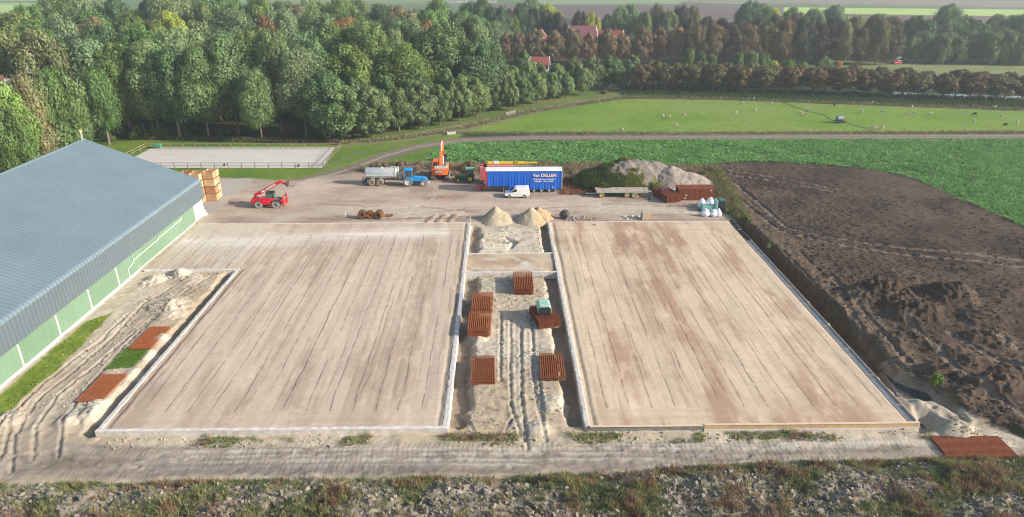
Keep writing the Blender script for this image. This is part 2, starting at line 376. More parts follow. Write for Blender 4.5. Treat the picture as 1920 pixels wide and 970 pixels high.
def trench(pts, width, depth, edge=.35, wob=.5, col=(.25, .19, .14)):
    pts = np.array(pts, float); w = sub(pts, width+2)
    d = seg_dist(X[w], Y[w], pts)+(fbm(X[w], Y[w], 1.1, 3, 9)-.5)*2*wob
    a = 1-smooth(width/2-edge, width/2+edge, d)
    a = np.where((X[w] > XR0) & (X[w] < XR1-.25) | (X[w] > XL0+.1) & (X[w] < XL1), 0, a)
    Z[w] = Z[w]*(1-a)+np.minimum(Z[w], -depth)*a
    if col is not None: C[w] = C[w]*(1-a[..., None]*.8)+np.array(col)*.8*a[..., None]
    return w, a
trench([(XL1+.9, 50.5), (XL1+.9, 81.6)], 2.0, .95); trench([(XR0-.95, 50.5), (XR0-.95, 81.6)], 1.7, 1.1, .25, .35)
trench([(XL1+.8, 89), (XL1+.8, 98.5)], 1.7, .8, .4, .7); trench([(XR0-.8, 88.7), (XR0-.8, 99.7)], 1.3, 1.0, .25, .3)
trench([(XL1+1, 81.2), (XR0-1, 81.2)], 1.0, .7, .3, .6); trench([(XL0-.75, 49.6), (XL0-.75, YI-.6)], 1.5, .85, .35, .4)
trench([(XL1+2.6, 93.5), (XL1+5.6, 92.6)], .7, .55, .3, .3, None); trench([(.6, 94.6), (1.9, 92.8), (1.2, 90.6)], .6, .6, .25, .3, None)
for y in np.arange(89.6, 96.5, .95): stroke(np.array([(-2.6, y), (.6, y+.1)]), .4, (.63, .56, .45), .7, .13, .2, .3)
# white sand lumps
for x, y, r, h in [(-44.6, 80.3, 1.7, .8), (-42, 82, 1.6, .55), (-40, 80.5, 1.5, .5), (-39.5, 73.3, 2.3, .75), (-38.2, 71, 1.6, .5), (-41.8, 82.1, 1.2, .6), (-44, 51.2, 1.5, .7),
                   (-37.2, 53, 1.2, .55), (-36.7, 51.6, 1.1, .7), (-38.6, 51, 1.2, .5), (-3.2, 66, 1.3, .5), (-2.4, 65, 1.1, .4), (4.8, 53, 1.6, .55), (3.2, 49.3, 1.2, .45), (-36.6, 62, 1.1, .35), (-37, 65.5, 1, .4), (-36.5, 58.5, 1, .3)]:
    d = np.hypot(X-x, Y-y)/r + (nC-.5)*.9; a = np.clip(1-d, 0, 1)**.7*(d < 1); Z += h*a*(.55+.35*nB+.6*nC*nE)
    C[:] = mixc(C, (.54, .475, .385), np.clip(a*1.3, 0, .8)*(.5+nC))
# grass strip beside the shed and on the left strip
gr = poly([(212, 588), (160, 606), (60, 690), (-60, 800), (-60, 860), (0, 782), (50, 745), (150, 655)], -.3)
paint(gr, lambda w: mixc((.12, .19, .02), (.25, .28, .055), nB[w]*1.6-.3), None, .25, .35)
paint(poly([(236, 652), (282, 650), (252, 690), (196, 694)], -.2), (.11, .2, .02), None, .3, .5)
# wheel ruts
for ln in ([(24, 880), (40, 800), (95, 735), (165, 680), (230, 625), (285, 565), (345, 530)], [(85, 858), (92, 800), (140, 735), (200, 680), (255, 625), (310, 575), (372, 530)]):
    stroke(poly(ln, -.3), 1.5, (.30, .25, .20), .6, -.06, .5, .4)
for ln in ([(966, 600), (967, 720), (975, 800), (1000, 850)], [(1003, 600), (1006, 720), (1020, 800), (1020, 850)]):
    stroke(poly(ln, -.3), .9, (.44, .385, .31), .7, -.05, .3, .3)
def ruts(lines, z=-.3, depth=.12, width=.32, col=(.30, .26, .21)):
    for ln in lines:
        q = poly(ln, z)
        w, d, a = stroke(q, width, col, .6, 0, .13, .14); Z[w] -= depth*a*(.85+.3*nC[w])
        Z[w] += depth*.55*np.exp(-((d-width*.75)/.13)**2)*(.5+nC[w])
ruts([[(20, 880), (26, 815), (70, 752), (150, 688), (215, 630), (270, 570), (330, 535), (375, 514)],
      [(60, 860), (66, 800), (110, 742), (180, 686), (245, 630), (300, 585), (350, 545), (395, 520)],
      [(108, 850), (118, 790), (170, 722), (215, 672), (262, 622), (320, 572)], [(0, 800), (60, 740), (130, 682), (190, 640), (240, 590)],
      [(0, 862), (20, 790), (50, 750)], [(30, 850), (90, 848), (150, 868), (260, 872)]])
ruts([[(957, 600), (957, 700), (959, 770), (982, 822)], [(977, 612), (978, 740), (984, 800), (990, 840)], [(998, 600), (1000, 700), (1010, 770), (1024, 822)],
      [(940, 590), (938, 715)], [(1010, 705), (1020, 800)]], -.3, .12, .32)
MIDR = 1
ruts([[(880, 755), (930, 770), (963, 778)], [(905, 782), (950, 795), (968, 778)], [(915, 835), (945, 812), (962, 780)], [(880, 790), (892, 812)], [(900, 740), (955, 752), (970, 790)]], -.3, .10, .25, (.30, .25, .19))
# haul road in front
paint(poly([(-300, 880), (10, 850), (120, 832), (300, 838), (850, 838), (1010, 846), (1200, 832), (1700, 836), (2300, 850), (2300, 886), (1700, 858), (1500, 862), (1000, 887), (500, 893), (-300, 905)], -.5),
      lambda w: mixc((.22, .18, .145), (.36, .305, .25), fbm(X[w]*.35, Y[w]*2, 1.6, 4, 71)*2-.5), 'haul_road', .3, .5)
for yy, xa, xb in ((853, 300, 1500), (862, 330, 1400), (872, 250, 1250), (882, 200, 1000), (846, 1150, 1700), (852, 1180, 1650)):
    q = poly([(x, yy+3*math.sin(x/170)-.006*(x-300)*(1 if x > 1000 else 0)) for x in np.linspace(xa, xb, 12)], -.5)
    stroke(q, .55, (.245, .205, .175), .5, -.06, .15, .25); q2 = q.copy(); q2[:, 1] += .55; stroke(q2, .25, (.5, .46, .4), .6, .07, .12, .3)
q = poly([(280, 873), (400, 878), (500, 880), (800, 878)], -.5); stroke(q, 1.2, (.19, .16, .145), .6, -.04, .5, .5)
# tyre lugs pressed in the road
w = sub(np.array([(-36, 43.5), (36, 48)]), 0); x = X[w]; y = Y[w]
lug = (np.sin(x*2*math.pi/.42+np.sin(y*3)*1.0) > .2)*(fbm(x*.4, y*1.5, 2.5, 3, 88) > .47)
Z[w] += .035*lug*(Y[w] > 43.6)*(Y[w] < 47.6)
# rough weedy strip between the pads and the road
w = sub(np.array([(-35, 47.6), (37, 48.8)]), 0)
wd = smooth(.48, .62, fbm(X[w], Y[w]*1.5, 4, 4, 55))*(Y[w] > 47.4)*(Y[w] < 48.6)
C[w] = mixc(C[w], (.13, .14, .05), wd*.75); Z[w] += .12*wd*nC[w]
# --- pads
def li0(x): return np.floor(x/2.1)
def padc(w, base, pat, seed):
    x = X[w]; y = Y[w]; lane = x/2.1+.05*np.sin(y/17+seed)+.012*np.sin(y/2.3)+.05*(fbm(x*0+li0(x), y, 3, 3, seed+21)-.5); li = np.floor(lane); lf = lane-li
    lt = _h(li, li*0+seed, 5)
    n = fbm(x*1.5, y*.22, 2.6, 5, seed); n2 = fbm(x, y*.8, 6, 5, seed+5, .6); n3 = fbm(x*1.6, y*.5, 1.6, 5, seed+9, .65)
    c = mixc(base, pat, (n*1.5+n2*1.2+lt*.75-1.62)*1.6+.34*np.exp(-((x-(x.min()+x.max())/2+.12*(y-75))/7.5)**2)*(1 if seed == 8 else .5))
    c = mixc(c, np.array(base)*1.12, (n3-.52)*2.6)
    c = c*(.93+.14*nC[w][..., None])*(.93+.14*lt[..., None])
    inner = smooth(0, 1, y-51.2)*(1-smooth(95, 96, y))
    on = (_h(li, np.floor(y/14+li*.37), seed+2) > .15)*inner*(.35+.65*smooth(.35, .55, fbm(x*.2, y, 2.2, 4, seed+3)))
    seam = np.exp(-((lf-.05)/.042)**2)
    c = c*(1-.10*(seam*on)[..., None])
    lf2 = (lane*1.0+.37*_h(li, li*0, 77)) % 1.0; seam2 = np.exp(-((lf2-.62)/.045)**2)*(_h(li, np.floor(y/9+li*.7), seed+7) > .5)*inner
    c = c*(1-.08*seam2[..., None])
    streak = smooth(.56, .7, fbm(x*2.6, y*.07, .8, 3, seed+13))*inner
    c = c*(1-.14*streak[..., None])
    return c, -.02*seam*on + .01*(n2-.5) + .012*nC[w]
for (x0, x1, y0, y1, base, pat, seed) in ((XL0, XL1, Y0, Y1, (.525, .425, .335), (.39, .30, .23), 3), (-47.2, XL0+.01, YI, Y1, (.53, .45, .36), (.43, .345, .27), 3), (XR0, XR1, Y0, Y1, (.56, .44, .325), (.37, .245, .17), 8)):
    i0, i1 = np.searchsorted(gx, [x0, x1]); j0, j1 = np.searchsorted(gy, [y0, y1]); w = (slice(j0, j1), slice(i0, i1))
    c, dz = padc(w, base, pat, seed); C[w] = c; Z[w] = dz; REG[w] = REGN.index('sand_pad')
# pale dusty sweep on the left pad, cross-ways marks at the near and far ends
w = (slice(*np.searchsorted(gy, [88, 100.6])), slice(*np.searchsorted(gx, [-47, -8])))
cu = np.exp(-((Y[w]-(93+3.5*smooth(-40, -12, X[w])))/2.2)**2)*fbm(X[w]*.3, Y[w]*2, 2, 4, 91)*1.3
C[w] = mixc(C[w], (.66, .61, .54), cu*(X[w] < XL1))
for yc, am in ((50.2, .5), (51.2, .3), (98.8, .6), (97.3, .5), (99.8, .5)):
    for x0, x1 in ((XL0, XL1), (XR0, XR1)):
        w = (slice(*np.searchsorted(gy, [yc-.8, yc+.8])), slice(*np.searchsorted(gx, [x0, x1])))
        t = np.exp(-((Y[w]-yc+.3*(nA[w]-.5))/.35)**2)*am*fbm(X[w]*.25, Y[w]*3, 1.5, 3, 14)
        C[w] = mixc(C[w], (.36, .27, .2), t)
# loose sand edges along the beams
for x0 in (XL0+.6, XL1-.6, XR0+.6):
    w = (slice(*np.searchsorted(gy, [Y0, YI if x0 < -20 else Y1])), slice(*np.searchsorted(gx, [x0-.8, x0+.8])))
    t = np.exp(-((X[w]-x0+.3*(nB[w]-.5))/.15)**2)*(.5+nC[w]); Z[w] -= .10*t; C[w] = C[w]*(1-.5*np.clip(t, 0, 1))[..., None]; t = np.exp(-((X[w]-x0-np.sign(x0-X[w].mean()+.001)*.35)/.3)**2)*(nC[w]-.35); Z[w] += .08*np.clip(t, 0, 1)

PADS = (Z.copy(), C.copy())
# --- ploughed field at the right
DF = poly([(1322, 309), (1400, 302), (1500, 304), (1600, 314), (1700, 331), (1760, 355), (1830, 387), (1920, 424), (2500, 640), (2500, 1050), (2050, 860), (1920, 806), (1838, 790), (1770, 742), (1690, 690), (1640, 650), (1396, 418), (1384, 400), (1345, 340)])
def dfc(w):
    t = smooth(85, 52, Y[w]+.15*(X[w]-40))
    c = mixc((.048, .033, .025), (.10, .070, .051), fbm(X[w], Y[w], 6, 5, 101)*2.2-.6+.30*t)
    return c*(.85+.3*nC[w][..., None])
w, a = paint(DF, dfc, 'ploughed_field', .5, .6)
zf = .22+.26*(fbm(X[w], Y[w], .75, 3, 111, .7)-.5)+.20*(nC[w]-.5)+.12*(nE[w]-.5)+.45*(nA[w]-.5)
zf += smooth(76, 58, Y[w])*(.55*(fbm(X[w]*.5+Y[w]*.25, Y[w]*.3-X[w]*.1, 1.6, 3, 121)-.5))
Z[w] = Z[w]*(1-a)+zf*a
for px, py, r, h in [(1655, 558, 3.4, 1.5), (1640, 548, 2.4, 1.0), (1762, 556, 3.4, 1.3), (1790, 565, 2.6, .9), (1712, 590, 2.8, 1.2), (1735, 600, 2.4, .8), (1600, 560, 2, .6), (1900, 560, 3.2, .9), (1850, 600, 2.6, .8), (1670, 640, 2.0, .7),
                     (1860, 640, 2.4, .8), (1890, 730, 2.4, 1.1), (1840, 725, 2, .9), (1800, 745, 1.8, .9), (1770, 705, 1.6, .8), (1910, 700, 2.6, .9), (1750, 700, 1.3, .7), (1625, 700, 1.4, .2), (1720, 645, 1.8, .5), (1780, 660, 2, .6), (1830, 680, 1.8, .55)]:
    x0, y0 = P(px, py); d = np.hypot((X-x0)*.8, (Y-y0)*1.15)/r+(nB-.5)*.8; aa = np.clip(1-d, 0, 1)**.8; Z += h*aa*(.65+.5*nC+.25*(nE-.5))
trk = [[(1330, 325), (1380, 345), (1440, 395), (1475, 425), (1560, 445), (1700, 465), (1920, 487), (2300, 520)], [(1350, 345), (1410, 392), (1462, 432), (1560, 456), (1700, 477), (1920, 500), (2300, 535)],
       [(1370, 322), (1450, 332), (1580, 358)], [(1370, 328), (1450, 340), (1570, 362)], [(1560, 520), (1650, 620), (1720, 700)], [(1580, 560), (1640, 660), (1700, 740)], [(1800, 600), (1920, 660), (2200, 800)], [(1780, 625), (1920, 700), (2200, 850)], [(1700, 600), (1800, 700), (1920, 780)]]
for ln in trk:
    w, d, a = stroke(poly(ln, .2), .8, (.21, .165, .13), .85, -.16, .15, .2); Z[w] += .10*np.exp(-((d-.6)/.2)**2)*nB[w]
stroke(poly([(1345, 335), (1402, 410), (1470, 460), (1560, 540), (1660, 640), (1740, 730)], .2), 4.2, (.165, .12, .085), .65, .05, 1.5, 1.2)
for ln in [[(1470, 470), (1550, 555), (1640, 645), (1710, 720)], [(1500, 470), (1600, 575), (1690, 665)]]:
    w, d, a = stroke(poly(ln, .2), .3, (.07, .05, .04), .6, -.15, .12, .2)
# deep trench along the right pad, opening out at the near corner
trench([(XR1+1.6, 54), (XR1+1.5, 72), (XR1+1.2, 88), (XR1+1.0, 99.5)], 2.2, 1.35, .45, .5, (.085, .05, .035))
pit = poly([(1655, 692), (1700, 716), (1745, 730), (1775, 760), (1815, 800), (1720, 812), (1722, 800)], -.6)
w, a = paint(pit, lambda w: mixc((.28, .215, .165), (.40, .345, .28), nB[w]*2-.5), 'construction_ground', .4, .3, -1.05)
bump_q = poly([(1726, 758), (1750, 762), (1774, 778), (1790, 796)], 0)
w, d, a = stroke(bump_q, 2.6, (.36, .31, .25), .9, 0, .9, .5); Z[w] = Z[w]*(1-a)+a*np.maximum(Z[w], -.15+.8*nC[w]*nB[w]*2)
pm_ = (X > XR0) & (X < XR1-.1) & (Y > Y0) & (Y < Y1); Z[pm_] = PADS[0][pm_]; C[pm_] = PADS[1][pm_]; REG[pm_] = REGN.index('sand_pad')
pm_ = (X > XR1-.62) & (X < XR1) & (Y > Y0) & (Y < Y1); Z[pm_] = -.35
# --- spoil bank in the foreground
bk = np.array([(-200, 10), (-200, 43.4), (-30, 43.0), (-10, 43.2), (8, 43.4), (20, 44.4), (36, 44.8), (80, 44.8), (80, 10)])
w = sub(bk, 3); d = -sdf(X[w], Y[w], bk)-(nB[w]-.5)*.8
a = smooth(-.1, .5, d)
ridg = 1-np.abs(fbm(X[w], Y[w], .9, 4, 131, .6)*2-1)
hb = smooth(0, 3.2, d)*1.25+.95*(fbm(X[w], Y[w], 2.2, 3, 141)-.45)*smooth(0, 1.5, d)+.42*(ridg-.75)+.22*(nC[w]-.5)+.12*(nE[w]-.5)
Z[w] = Z[w]*(1-a)+(-.5+hb)*a
cb = mixc((.20, .17, .14), (.36, .31, .26), fbm(X[w], Y[w], 1.5, 4, 151)*2-.4)
gm = smooth(.40, .54, fbm(X[w]*.6, Y[w], 2.0, 4, 161)+.25*np.exp(-((d-.4)/.6)**2)*(nA[w]*1.4))
cg = mixc((.12, .13, .06), (.24, .19, .11), fbm(X[w], Y[w], 1.1, 3, 171)*2-.5)
cb = cb*(1-gm[..., None]*.8)+cg*gm[..., None]*.8
C[w] = C[w]*(1-a[..., None])+cb*a[..., None]; REG[w] = np.where(a > .5, REGN.index('spoil_bank'), REG[w])
BANKG = (w, gm, a)
C[:] = np.clip(C, .005, .8)
# --- heaps are separate things; make the meshes per region
mats_reg = {'ground': vmat('forest_floor', .4, .8, 5), 'far_fields': vmat('far_field', .12, .05, .6, .1), 'pasture': vmat('pasture_grass', .3, .5, 7, .6), 'canal_bank': vmat('bank_grass', .5, 1, 6, .8),
            'far_meadow': vmat('meadow_grass', .25, .4, 4, .4), 'track': vmat('track_dirt', .25, 1, 8, .5), 'crop_field_soil': vmat('crop_soil', .35, 1, 6, .6), 'lawn': vmat('lawn_grass', .3, .6, 9, .5),
            'arena_sand': vmat('arena_sand_material', .08, 1.5, 12, .3), 'yard': vmat('yard_dirt', .22, 1.3, 9, .5), 'concrete_apron': vmat('apron_concrete', .12, 1.5, 12, .2),
            'ploughed_field': vmat('dark_clay', .38, 1.8, 9, 1.0, bd=.12), 'sand_pad': vmat('compacted_sand', .14, 2.0, 14, .5, bd=.03), 'construction_ground': vmat('loose_sand', .20, 2.2, 13, .8),
            'haul_road': vmat('rutted_mud', .22, 2.2, 13, .8), 'spoil_bank': vmat('clay_spoil', .40, 3, 14, 1.0, bd=.10), 'canal_bed': vmat('canal_mud', .3, 1, 5)}
scored_lines(mats_reg['sand_pad'], 2.1, .0, .10, .62, .36, 51.6, 95.6, 3.); scored_lines(mats_reg['sand_pad'], 3.4, .37, .09, .45, .46, 54, 94, 9.); scored_lines(mats_reg['sand_pad'], 1.3, .7, .05, .3, .56, 53, 96, 19.)
V = np.stack([X, Y, Z], -1).reshape(-1, 3); CC = C.reshape(-1, 3)
idx = np.arange(NX*NY).reshape(NY, NX)
F = np.stack([idx[:-1, :-1], idx[:-1, 1:], idx[1:, 1:], idx[1:, :-1]], -1).reshape(-1, 4)
FR = REG[:-1, :-1].reshape(-1)
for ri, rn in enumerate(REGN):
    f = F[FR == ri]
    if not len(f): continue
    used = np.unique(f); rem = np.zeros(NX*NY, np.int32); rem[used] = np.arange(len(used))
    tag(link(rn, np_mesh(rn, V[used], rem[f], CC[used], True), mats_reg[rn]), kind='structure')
def hz(x, y):
    i = np.clip(np.searchsorted(gx, x)-1, 0, NX-2); j = np.clip(np.searchsorted(gy, y)-1, 0, NY-2)
    return float(Z[j:j+2, i:i+2].mean())
def hz_arr(x, y):
    i = np.clip(np.searchsorted(gx, x), 0, NX-1); j = np.clip(np.searchsorted(gy, y), 0, NY-1); return Z[j, i]
# --- water sheets
def water(name, pts, z, label=None):
    me = bpy.data.meshes.new(name); me.from_pydata([(x, y, z) for x, y in pts], [], [tuple(range(len(pts)))]); me.update()
    o = link(name, me, WATER); tag(o, kind='structure'); return o
WATER = mat('still_water', (.05, .055, .06), .08, 0, .2, 1., .05, .8)
water('water', canal, -.55)
water('puddle', poly([(1712, 800), (1730, 772), (1770, 790), (1800, 808), (1735, 815)], -.85), -.9)
water('puddle', poly([(1650, 690), (1720, 690), (1770, 735), (1740, 750), (1690, 735)], -.85), -.98)
water('puddle', poly([(1312, 342), (1330, 342), (1338, 352), (1322, 356)], 0), .015)
# ================================================================= FARM SHED
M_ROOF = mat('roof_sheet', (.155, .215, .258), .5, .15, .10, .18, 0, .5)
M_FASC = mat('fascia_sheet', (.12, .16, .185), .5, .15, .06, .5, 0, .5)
ribbed(M_ROOF, .6, .15, .6); ribbed(M_FASC, .6, .2, .6)  # painted valley shade makes the roof and fascia ribs stand out
M_GREEN = mat('green_wall_panel', (.145, .235, .16), .55, 0, .07, .5)
M_WHITE = mat('white_trim', (.74, .74, .72), .5, 0, .06, 1.5)
M_CONC = mat('concrete', (.52, .50, .47), .85, 0, .14, 2.2, .3)
M_DARK = mat('dark_glass', (.03, .035, .04), .15, 0, .1, 2, 0, .6)
BX0, BX1, BY0, BY1 = -81.4, -47.6, 20.0, 105.2
shed = thing('farm_shed', 'long farm shed with blue grey ribbed roof and pale green side wall', 'shed', (BX1, BY1, 0))
RZ = 12.2; XR = (BX0+BX1)/2
def on_shed(o): o.matrix_parent_inverse = Matrix.Translation((-BX1, -BY1, 0)); return o
def sweep_ribs(name, prof, m, flip=False, pitch=.6, rh=.07):
    """cross-section (x, z) swept along the shed with trapezoid ribs"""
    pr = np.array(prof); dv = np.gradient(pr, axis=0); nrm = np.stack([-dv[:, 1], dv[:, 0]], 1); nrm /= np.linalg.norm(nrm, axis=1)[:, None]
    if flip: nrm = -nrm
    ys = []; hs = []
    for k in range(int((BY1-BY0+1.2)/pitch)):
        y = BY0-.6+k*pitch; ys += [y, y+.5*pitch, y+.62*pitch, y+.88*pitch]; hs += [0, 0, rh, rh]
    ys = np.array(ys); hs = np.array(hs); n = len(pr); V = np.zeros((len(ys), n, 3))
    V[:, :, 0] = pr[None, :, 0]+nrm[None, :, 0]*hs[:, None]; V[:, :, 2] = pr[None, :, 1]+nrm[None, :, 1]*hs[:, None]; V[:, :, 1] = ys[:, None]
    ix = np.arange(len(ys)*n).reshape(len(ys), n); F = np.stack([ix[:-1, :-1], ix[:-1, 1:], ix[1:, 1:], ix[1:, :-1]], -1).reshape(-1, 4)
    return on_shed(link(name, np_mesh(name, V.reshape(-1, 3), F), m, shed))
ex = BX1-.95; ez = 6.0                                  # where the roof starts to bend
curve = [(BX1-.92+.56*math.sin(t), 5.30+.56*math.cos(t)) for t in np.linspace(R(21), R(86), 7)]
rp = [(XR, RZ)]+[(XR+(curve[0][0]-XR)*t, RZ+(curve[0][1]-RZ)*t) for t in (.33, .66)]+curve
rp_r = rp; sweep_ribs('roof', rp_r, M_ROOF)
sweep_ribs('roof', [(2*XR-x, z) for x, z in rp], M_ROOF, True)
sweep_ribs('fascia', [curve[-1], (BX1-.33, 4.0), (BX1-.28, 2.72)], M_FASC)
MB().tube([(XR, BY0-.6, RZ+.08), (XR, BY1+.6, RZ+.08)], .16, 6).build('ridge_cap', M_ROOF, shed); 
b = MB(); b.box(BX1-.40, BX1-.30, BY0, BY1+.3, 2.64, 2.715); on_shed(b.build('gutter', mat('flashing_grey', (.16,.20,.21), .6), shed, bevel=.01))
for o in list(COL.objects):
    if o.name.startswith('ridge_cap'): on_shed(o)
zb = -.6
posts = [y for y in np.arange(BY1-8.4, BY0, -6.23)]
edges = [BY1-8.4]+posts[1:]
prev = BY1-3.5
M_G2 = mat('green_wall_panel_faded', (.16, .255, .175), .55, 0, .09, .35)
for i, y in enumerate(posts[1:]+[BY0]):
    y1 = posts[i] if i else BY1-3.5
    b = MB(); b.box(BX1-.7, BX1-.42, y+.002, y1-.002, .10, 2.63); 
    for g in range(1, 6):
        gy_ = y+(y1-y)*g/6; b.box(BX1-.425, BX1-.41, gy_-.02, gy_+.02, .3, 2.58)
    on_shed(b.build('wall_panel', M_GREEN if i % 2 else M_G2, shed))
for i, y in enumerate(posts):
    if i in (0, 1, 2): continue
    b = MB(); b.box(BX1-.40, BX1-.24, y-.07, y+.07, -.2, 2.6); on_shed(b.build('wall_post', M_WHITE, shed, bevel=.01))
b = MB(); b.box(BX1-.7, BX1-.34, BY0, BY1-3.5, -.9, .095); on_shed(b.build('plinth', M_WHITE, shed, bevel=.01))
# thin drain pipes wandering down the wall
for pts in ([(BY1-8.0, 2.5), (BY1-8.0, 2.1), (BY1-15.4, 2.0), (BY1-15.6, 2.2), (BY1-15.6, 2.5)], [(BY1-15.6, 2.5), (BY1-15.6, 1.9), (BY1-22.6, 1.75), (BY1-22.8, 1.95), (BY1-22.8, 2.5)], [(BY1-22.8, 2.5), (BY1-22.8, 1.5), (BY1-24.4, 1.2), (BY1-24.4, -.2)]):
    on_shed(MB().tube([(BX1-.36, y, z) for y, z in pts], .05, 6).build('drain_pipe', M_WHITE, shed))
# white end bay with window and splayed foot
b = MB(); b.box(BX1-.7, BX1-.4, BY1-3.48, BY1, -.3, 2.6); on_shed(b.build('end_bay', M_WHITE, shed))
wn_ = MB(); wn_.box(BX1-.402, BX1-.35, BY1-2.9, BY1-1.0, .9, 2.3); w_ = on_shed(wn_.build('window', mat('window_grey', (.42, .43, .42), .3), shed))
b = MB()
for k in range(4): b.box(BX1-.35, BX1-.33, BY1-2.9+k*.63, BY1-2.85+k*.63, .9, 2.3)
for z in (.88, 2.26): b.box(BX1-.35, BX1-.325, BY1-2.95, BY1-.95, z, z+.07)
f_ = b.build('window_frame', M_WHITE, w_); f_.matrix_parent_inverse = Matrix.Translation((0, 0, 0))
b = MB(); b.add([(BX1-.4, BY1-.5, -.1), (BX1+.1, BY1-.5, -.1), (BX1-.4, BY1-.5, .9), (BX1-.4, BY1+.1, -.1), (BX1+.1, BY1+.1, -.1), (BX1-.4, BY1+.1, .9)], [(0, 1, 2), (5, 4, 3), (0, 3, 4, 1), (1, 4, 5, 2), (2, 5, 3, 0)])
on_shed(b.build('buttress', M_WHITE, shed))
for yy, nm in ((BY1-.1, 'gable_wall'), (BY0+.1, 'gable_wall')):
    b = MB(); b.add([(BX1-.72, yy-.1, -.4), (BX0+.72, yy-.1, -.4), (BX0+.72, yy-.1, 5.4), (XR, yy-.1, RZ-.25), (BX1-.72, yy-.1, 5.4), (BX1-.72, yy+.1, -.4), (BX0+.72, yy+.1, -.4), (BX0+.72, yy+.1, 5.4), (XR, yy+.1, RZ-.25), (BX1-.72, yy+.1, 5.4)],
                    [(0, 1, 2, 3, 4), (9, 8, 7, 6, 5), (0, 5, 6, 1), (1, 6, 7, 2), (2, 7, 8, 3), (3, 8, 9, 4), (4, 9, 5, 0)]); on_shed(b.build(nm, M_GREEN, shed))
b = MB(); b.box(BX0+.4, BX0+.7, BY0, BY1, -.3, 5.3); on_shed(b.build('back_wall', M_GREEN, shed))
t = thing('ridge_mast', 'white mast with yellow top on the far end of the shed ridge', 'mast', (XR, BY1-.2, RZ+.1))
MB().cyl((0, 0, 0), (0, 0, 1.15), .07, .05, 8).build('pole', M_WHITE, t); MB().lathe([(0, -.14), (.13, -.08), (.17, 0), (.13, .1), (0, .15)], 'z', (0, 0, 1.28), 10).build('globe', mat('white_globe', (.8, .8, .75), .3), t, True)
MB().box(-.2, .2, -.12, .12, 1.44, 1.62, .03, .03).build('cap', mat('yellow_cap', (.7, .5, .05), .5), t)

# ================================================================= FOUNDATION BEAMS
M_BEAM = mat('beam_concrete', (.60, .58, .56), .85, 0, .18, 1.6, .35, .3, (.46, .40, .34))
M_TIMB = mat('shutter_timber', (.50, .35, .20), .75, 0, .22, .9, .2)
M_BLACK = mat('black_foil', (.025, .027, .03), .45)
def beam(label, x0, x1, y0, y1, top=.05, bot=-1.0, m=M_BEAM, name='foundation_beam', cat='foundation'):
    long_x = (x1-x0) > (y1-y0); L = max(x1-x0, y1-y0); n = max(2, int(L/.45)); vs = []; fs = []
    for i in range(n+1):
        t = i/n; a, b_, c_ = [random.uniform(-.02, .02) for _ in range(3)]
        if long_x:
            x = x0+(x1-x0)*t; q = [(x, y0+a*.6, bot), (x, y0+a*.6, top+c_), (x, y0+.1, top+.02+b_), (x, y1-.1, top+b_), (x, y1+a, top+c_-.03), (x, y1+a, bot)]
        else:
            y = y0+(y1-y0)*t; q = [(x1+a, y, bot), (x1+a, y, top+c_), (x1-.1, y, top+.02+b_), (x0+.1, y, top+b_), (x0-a, y, top+c_-.02), (x0-a, y, bot)]
        vs += q
    for i in range(n):
        for k in range(5): fs.append((i*6+k, i*6+k+1, i*6+7+k, i*6+6+k))
    fs += [tuple(range(6)), tuple(range(n*6+5, n*6-1, -1))]
    o = MB().add(vs, fs).build(name, m); tag(o, label, cat, None); return o
XL0, XL1, XR0, XR1 = -35.0, -5.0, 7.4, 36.4
beam('white concrete foundation beam along the shed side of the left sand pad', XL0-.22, XL0+.24, 49.3, YI+.2)
beam('white concrete foundation beam across the near end of the left sand pad', XL0-.22, XL1+.2, 48.86, 49.28, .06, -1.0)
beam('white concrete foundation beam on the middle-aisle side of the left sand pad', XL1-.25, XL1+.22, 49.3, 100.4, .06)
beam('short concrete beam at the inside corner running from the shed to the left pad', -47.2, XL0-.24, YI-.35, YI+.15, .05)
beam('concrete foundation beam on the middle-aisle side of the right sand pad', XR0-.22, XR0+.22, 49.0, 100.6, .06)
beam('concrete foundation beam along the ploughed field side of the right pad', XR1-.56, XR1-.08, 49.2, 100.0, -.03)
beam('thin concrete cross beam just in front of the two sand cones', XL1+.23, XR0-.23, 88.15, 88.45, .0)
beam('concrete cross beam behind the topmost rusty mesh bundle of the aisle', XL1+.23, XR0-.23, 81.7, 82.1, .02)
beam('long thin grey kerb beam along the far edge of the left sand pad', -47.2, XL1-.27, 100.62, 100.78, .05, -.4)
beam('thin grey kerb beam along the far edge of the right sand pad', XR0+.24, XR1-.1, 100.62, 100.78, .05, -.4)
M_GB = mat('grey_wet_concrete', (.20, .215, .20), .6, 0, .2, 1.5)
beam('dark grey concrete stretch of the right pad front beside the aisle', XR0+.23, 17.6, 48.86, 49.1, .0, -.9, M_GB)
t = thing('timber_formwork', 'yellowish timber formwork boards along the near edge of the right pad', 'formwork', (17.6, 48.9, 0))
for k in range(4):
    x0 = k*4.75; MB().box(x0+.01, x0+4.74, -.06, .0, -.36, .10).build('board', M_TIMB, t, bevel=.01)
MB().box(0, 19, -.12, .12, .102, .15).build('top_rail', mat('pale_timber', (.62, .46, .32), .7), t, bevel=.01)
MB().box(0, 19, -.16, .1, -.6, -.362).build('footing', M_CONC, t)
MB().box(-10, -.02, -.12, .1, .03, .075).build('top_rail', mat('pale_timber', (.6, .4, .25), .7), t)
t = thing('timber_formwork', 'upright timber formwork boards along the trench edge of the right pad', 'formwork', (XR1, 49.2, 0))
for k in range(11): MB().box(.0, .05, k*4.62, k*4.62+4.6, -.45, .22+random.uniform(-.02, .02)).build('board', mat('weathered_board', (.40, .35, .30), .8, 0, .2), t)
for k in range(10): MB().box(-.55, .02, k*5+2.2, k*5+2.26, .16, .21).build('tie', M_TIMB, t)
sh = MB(); sh.v = []; 
vs = []; 
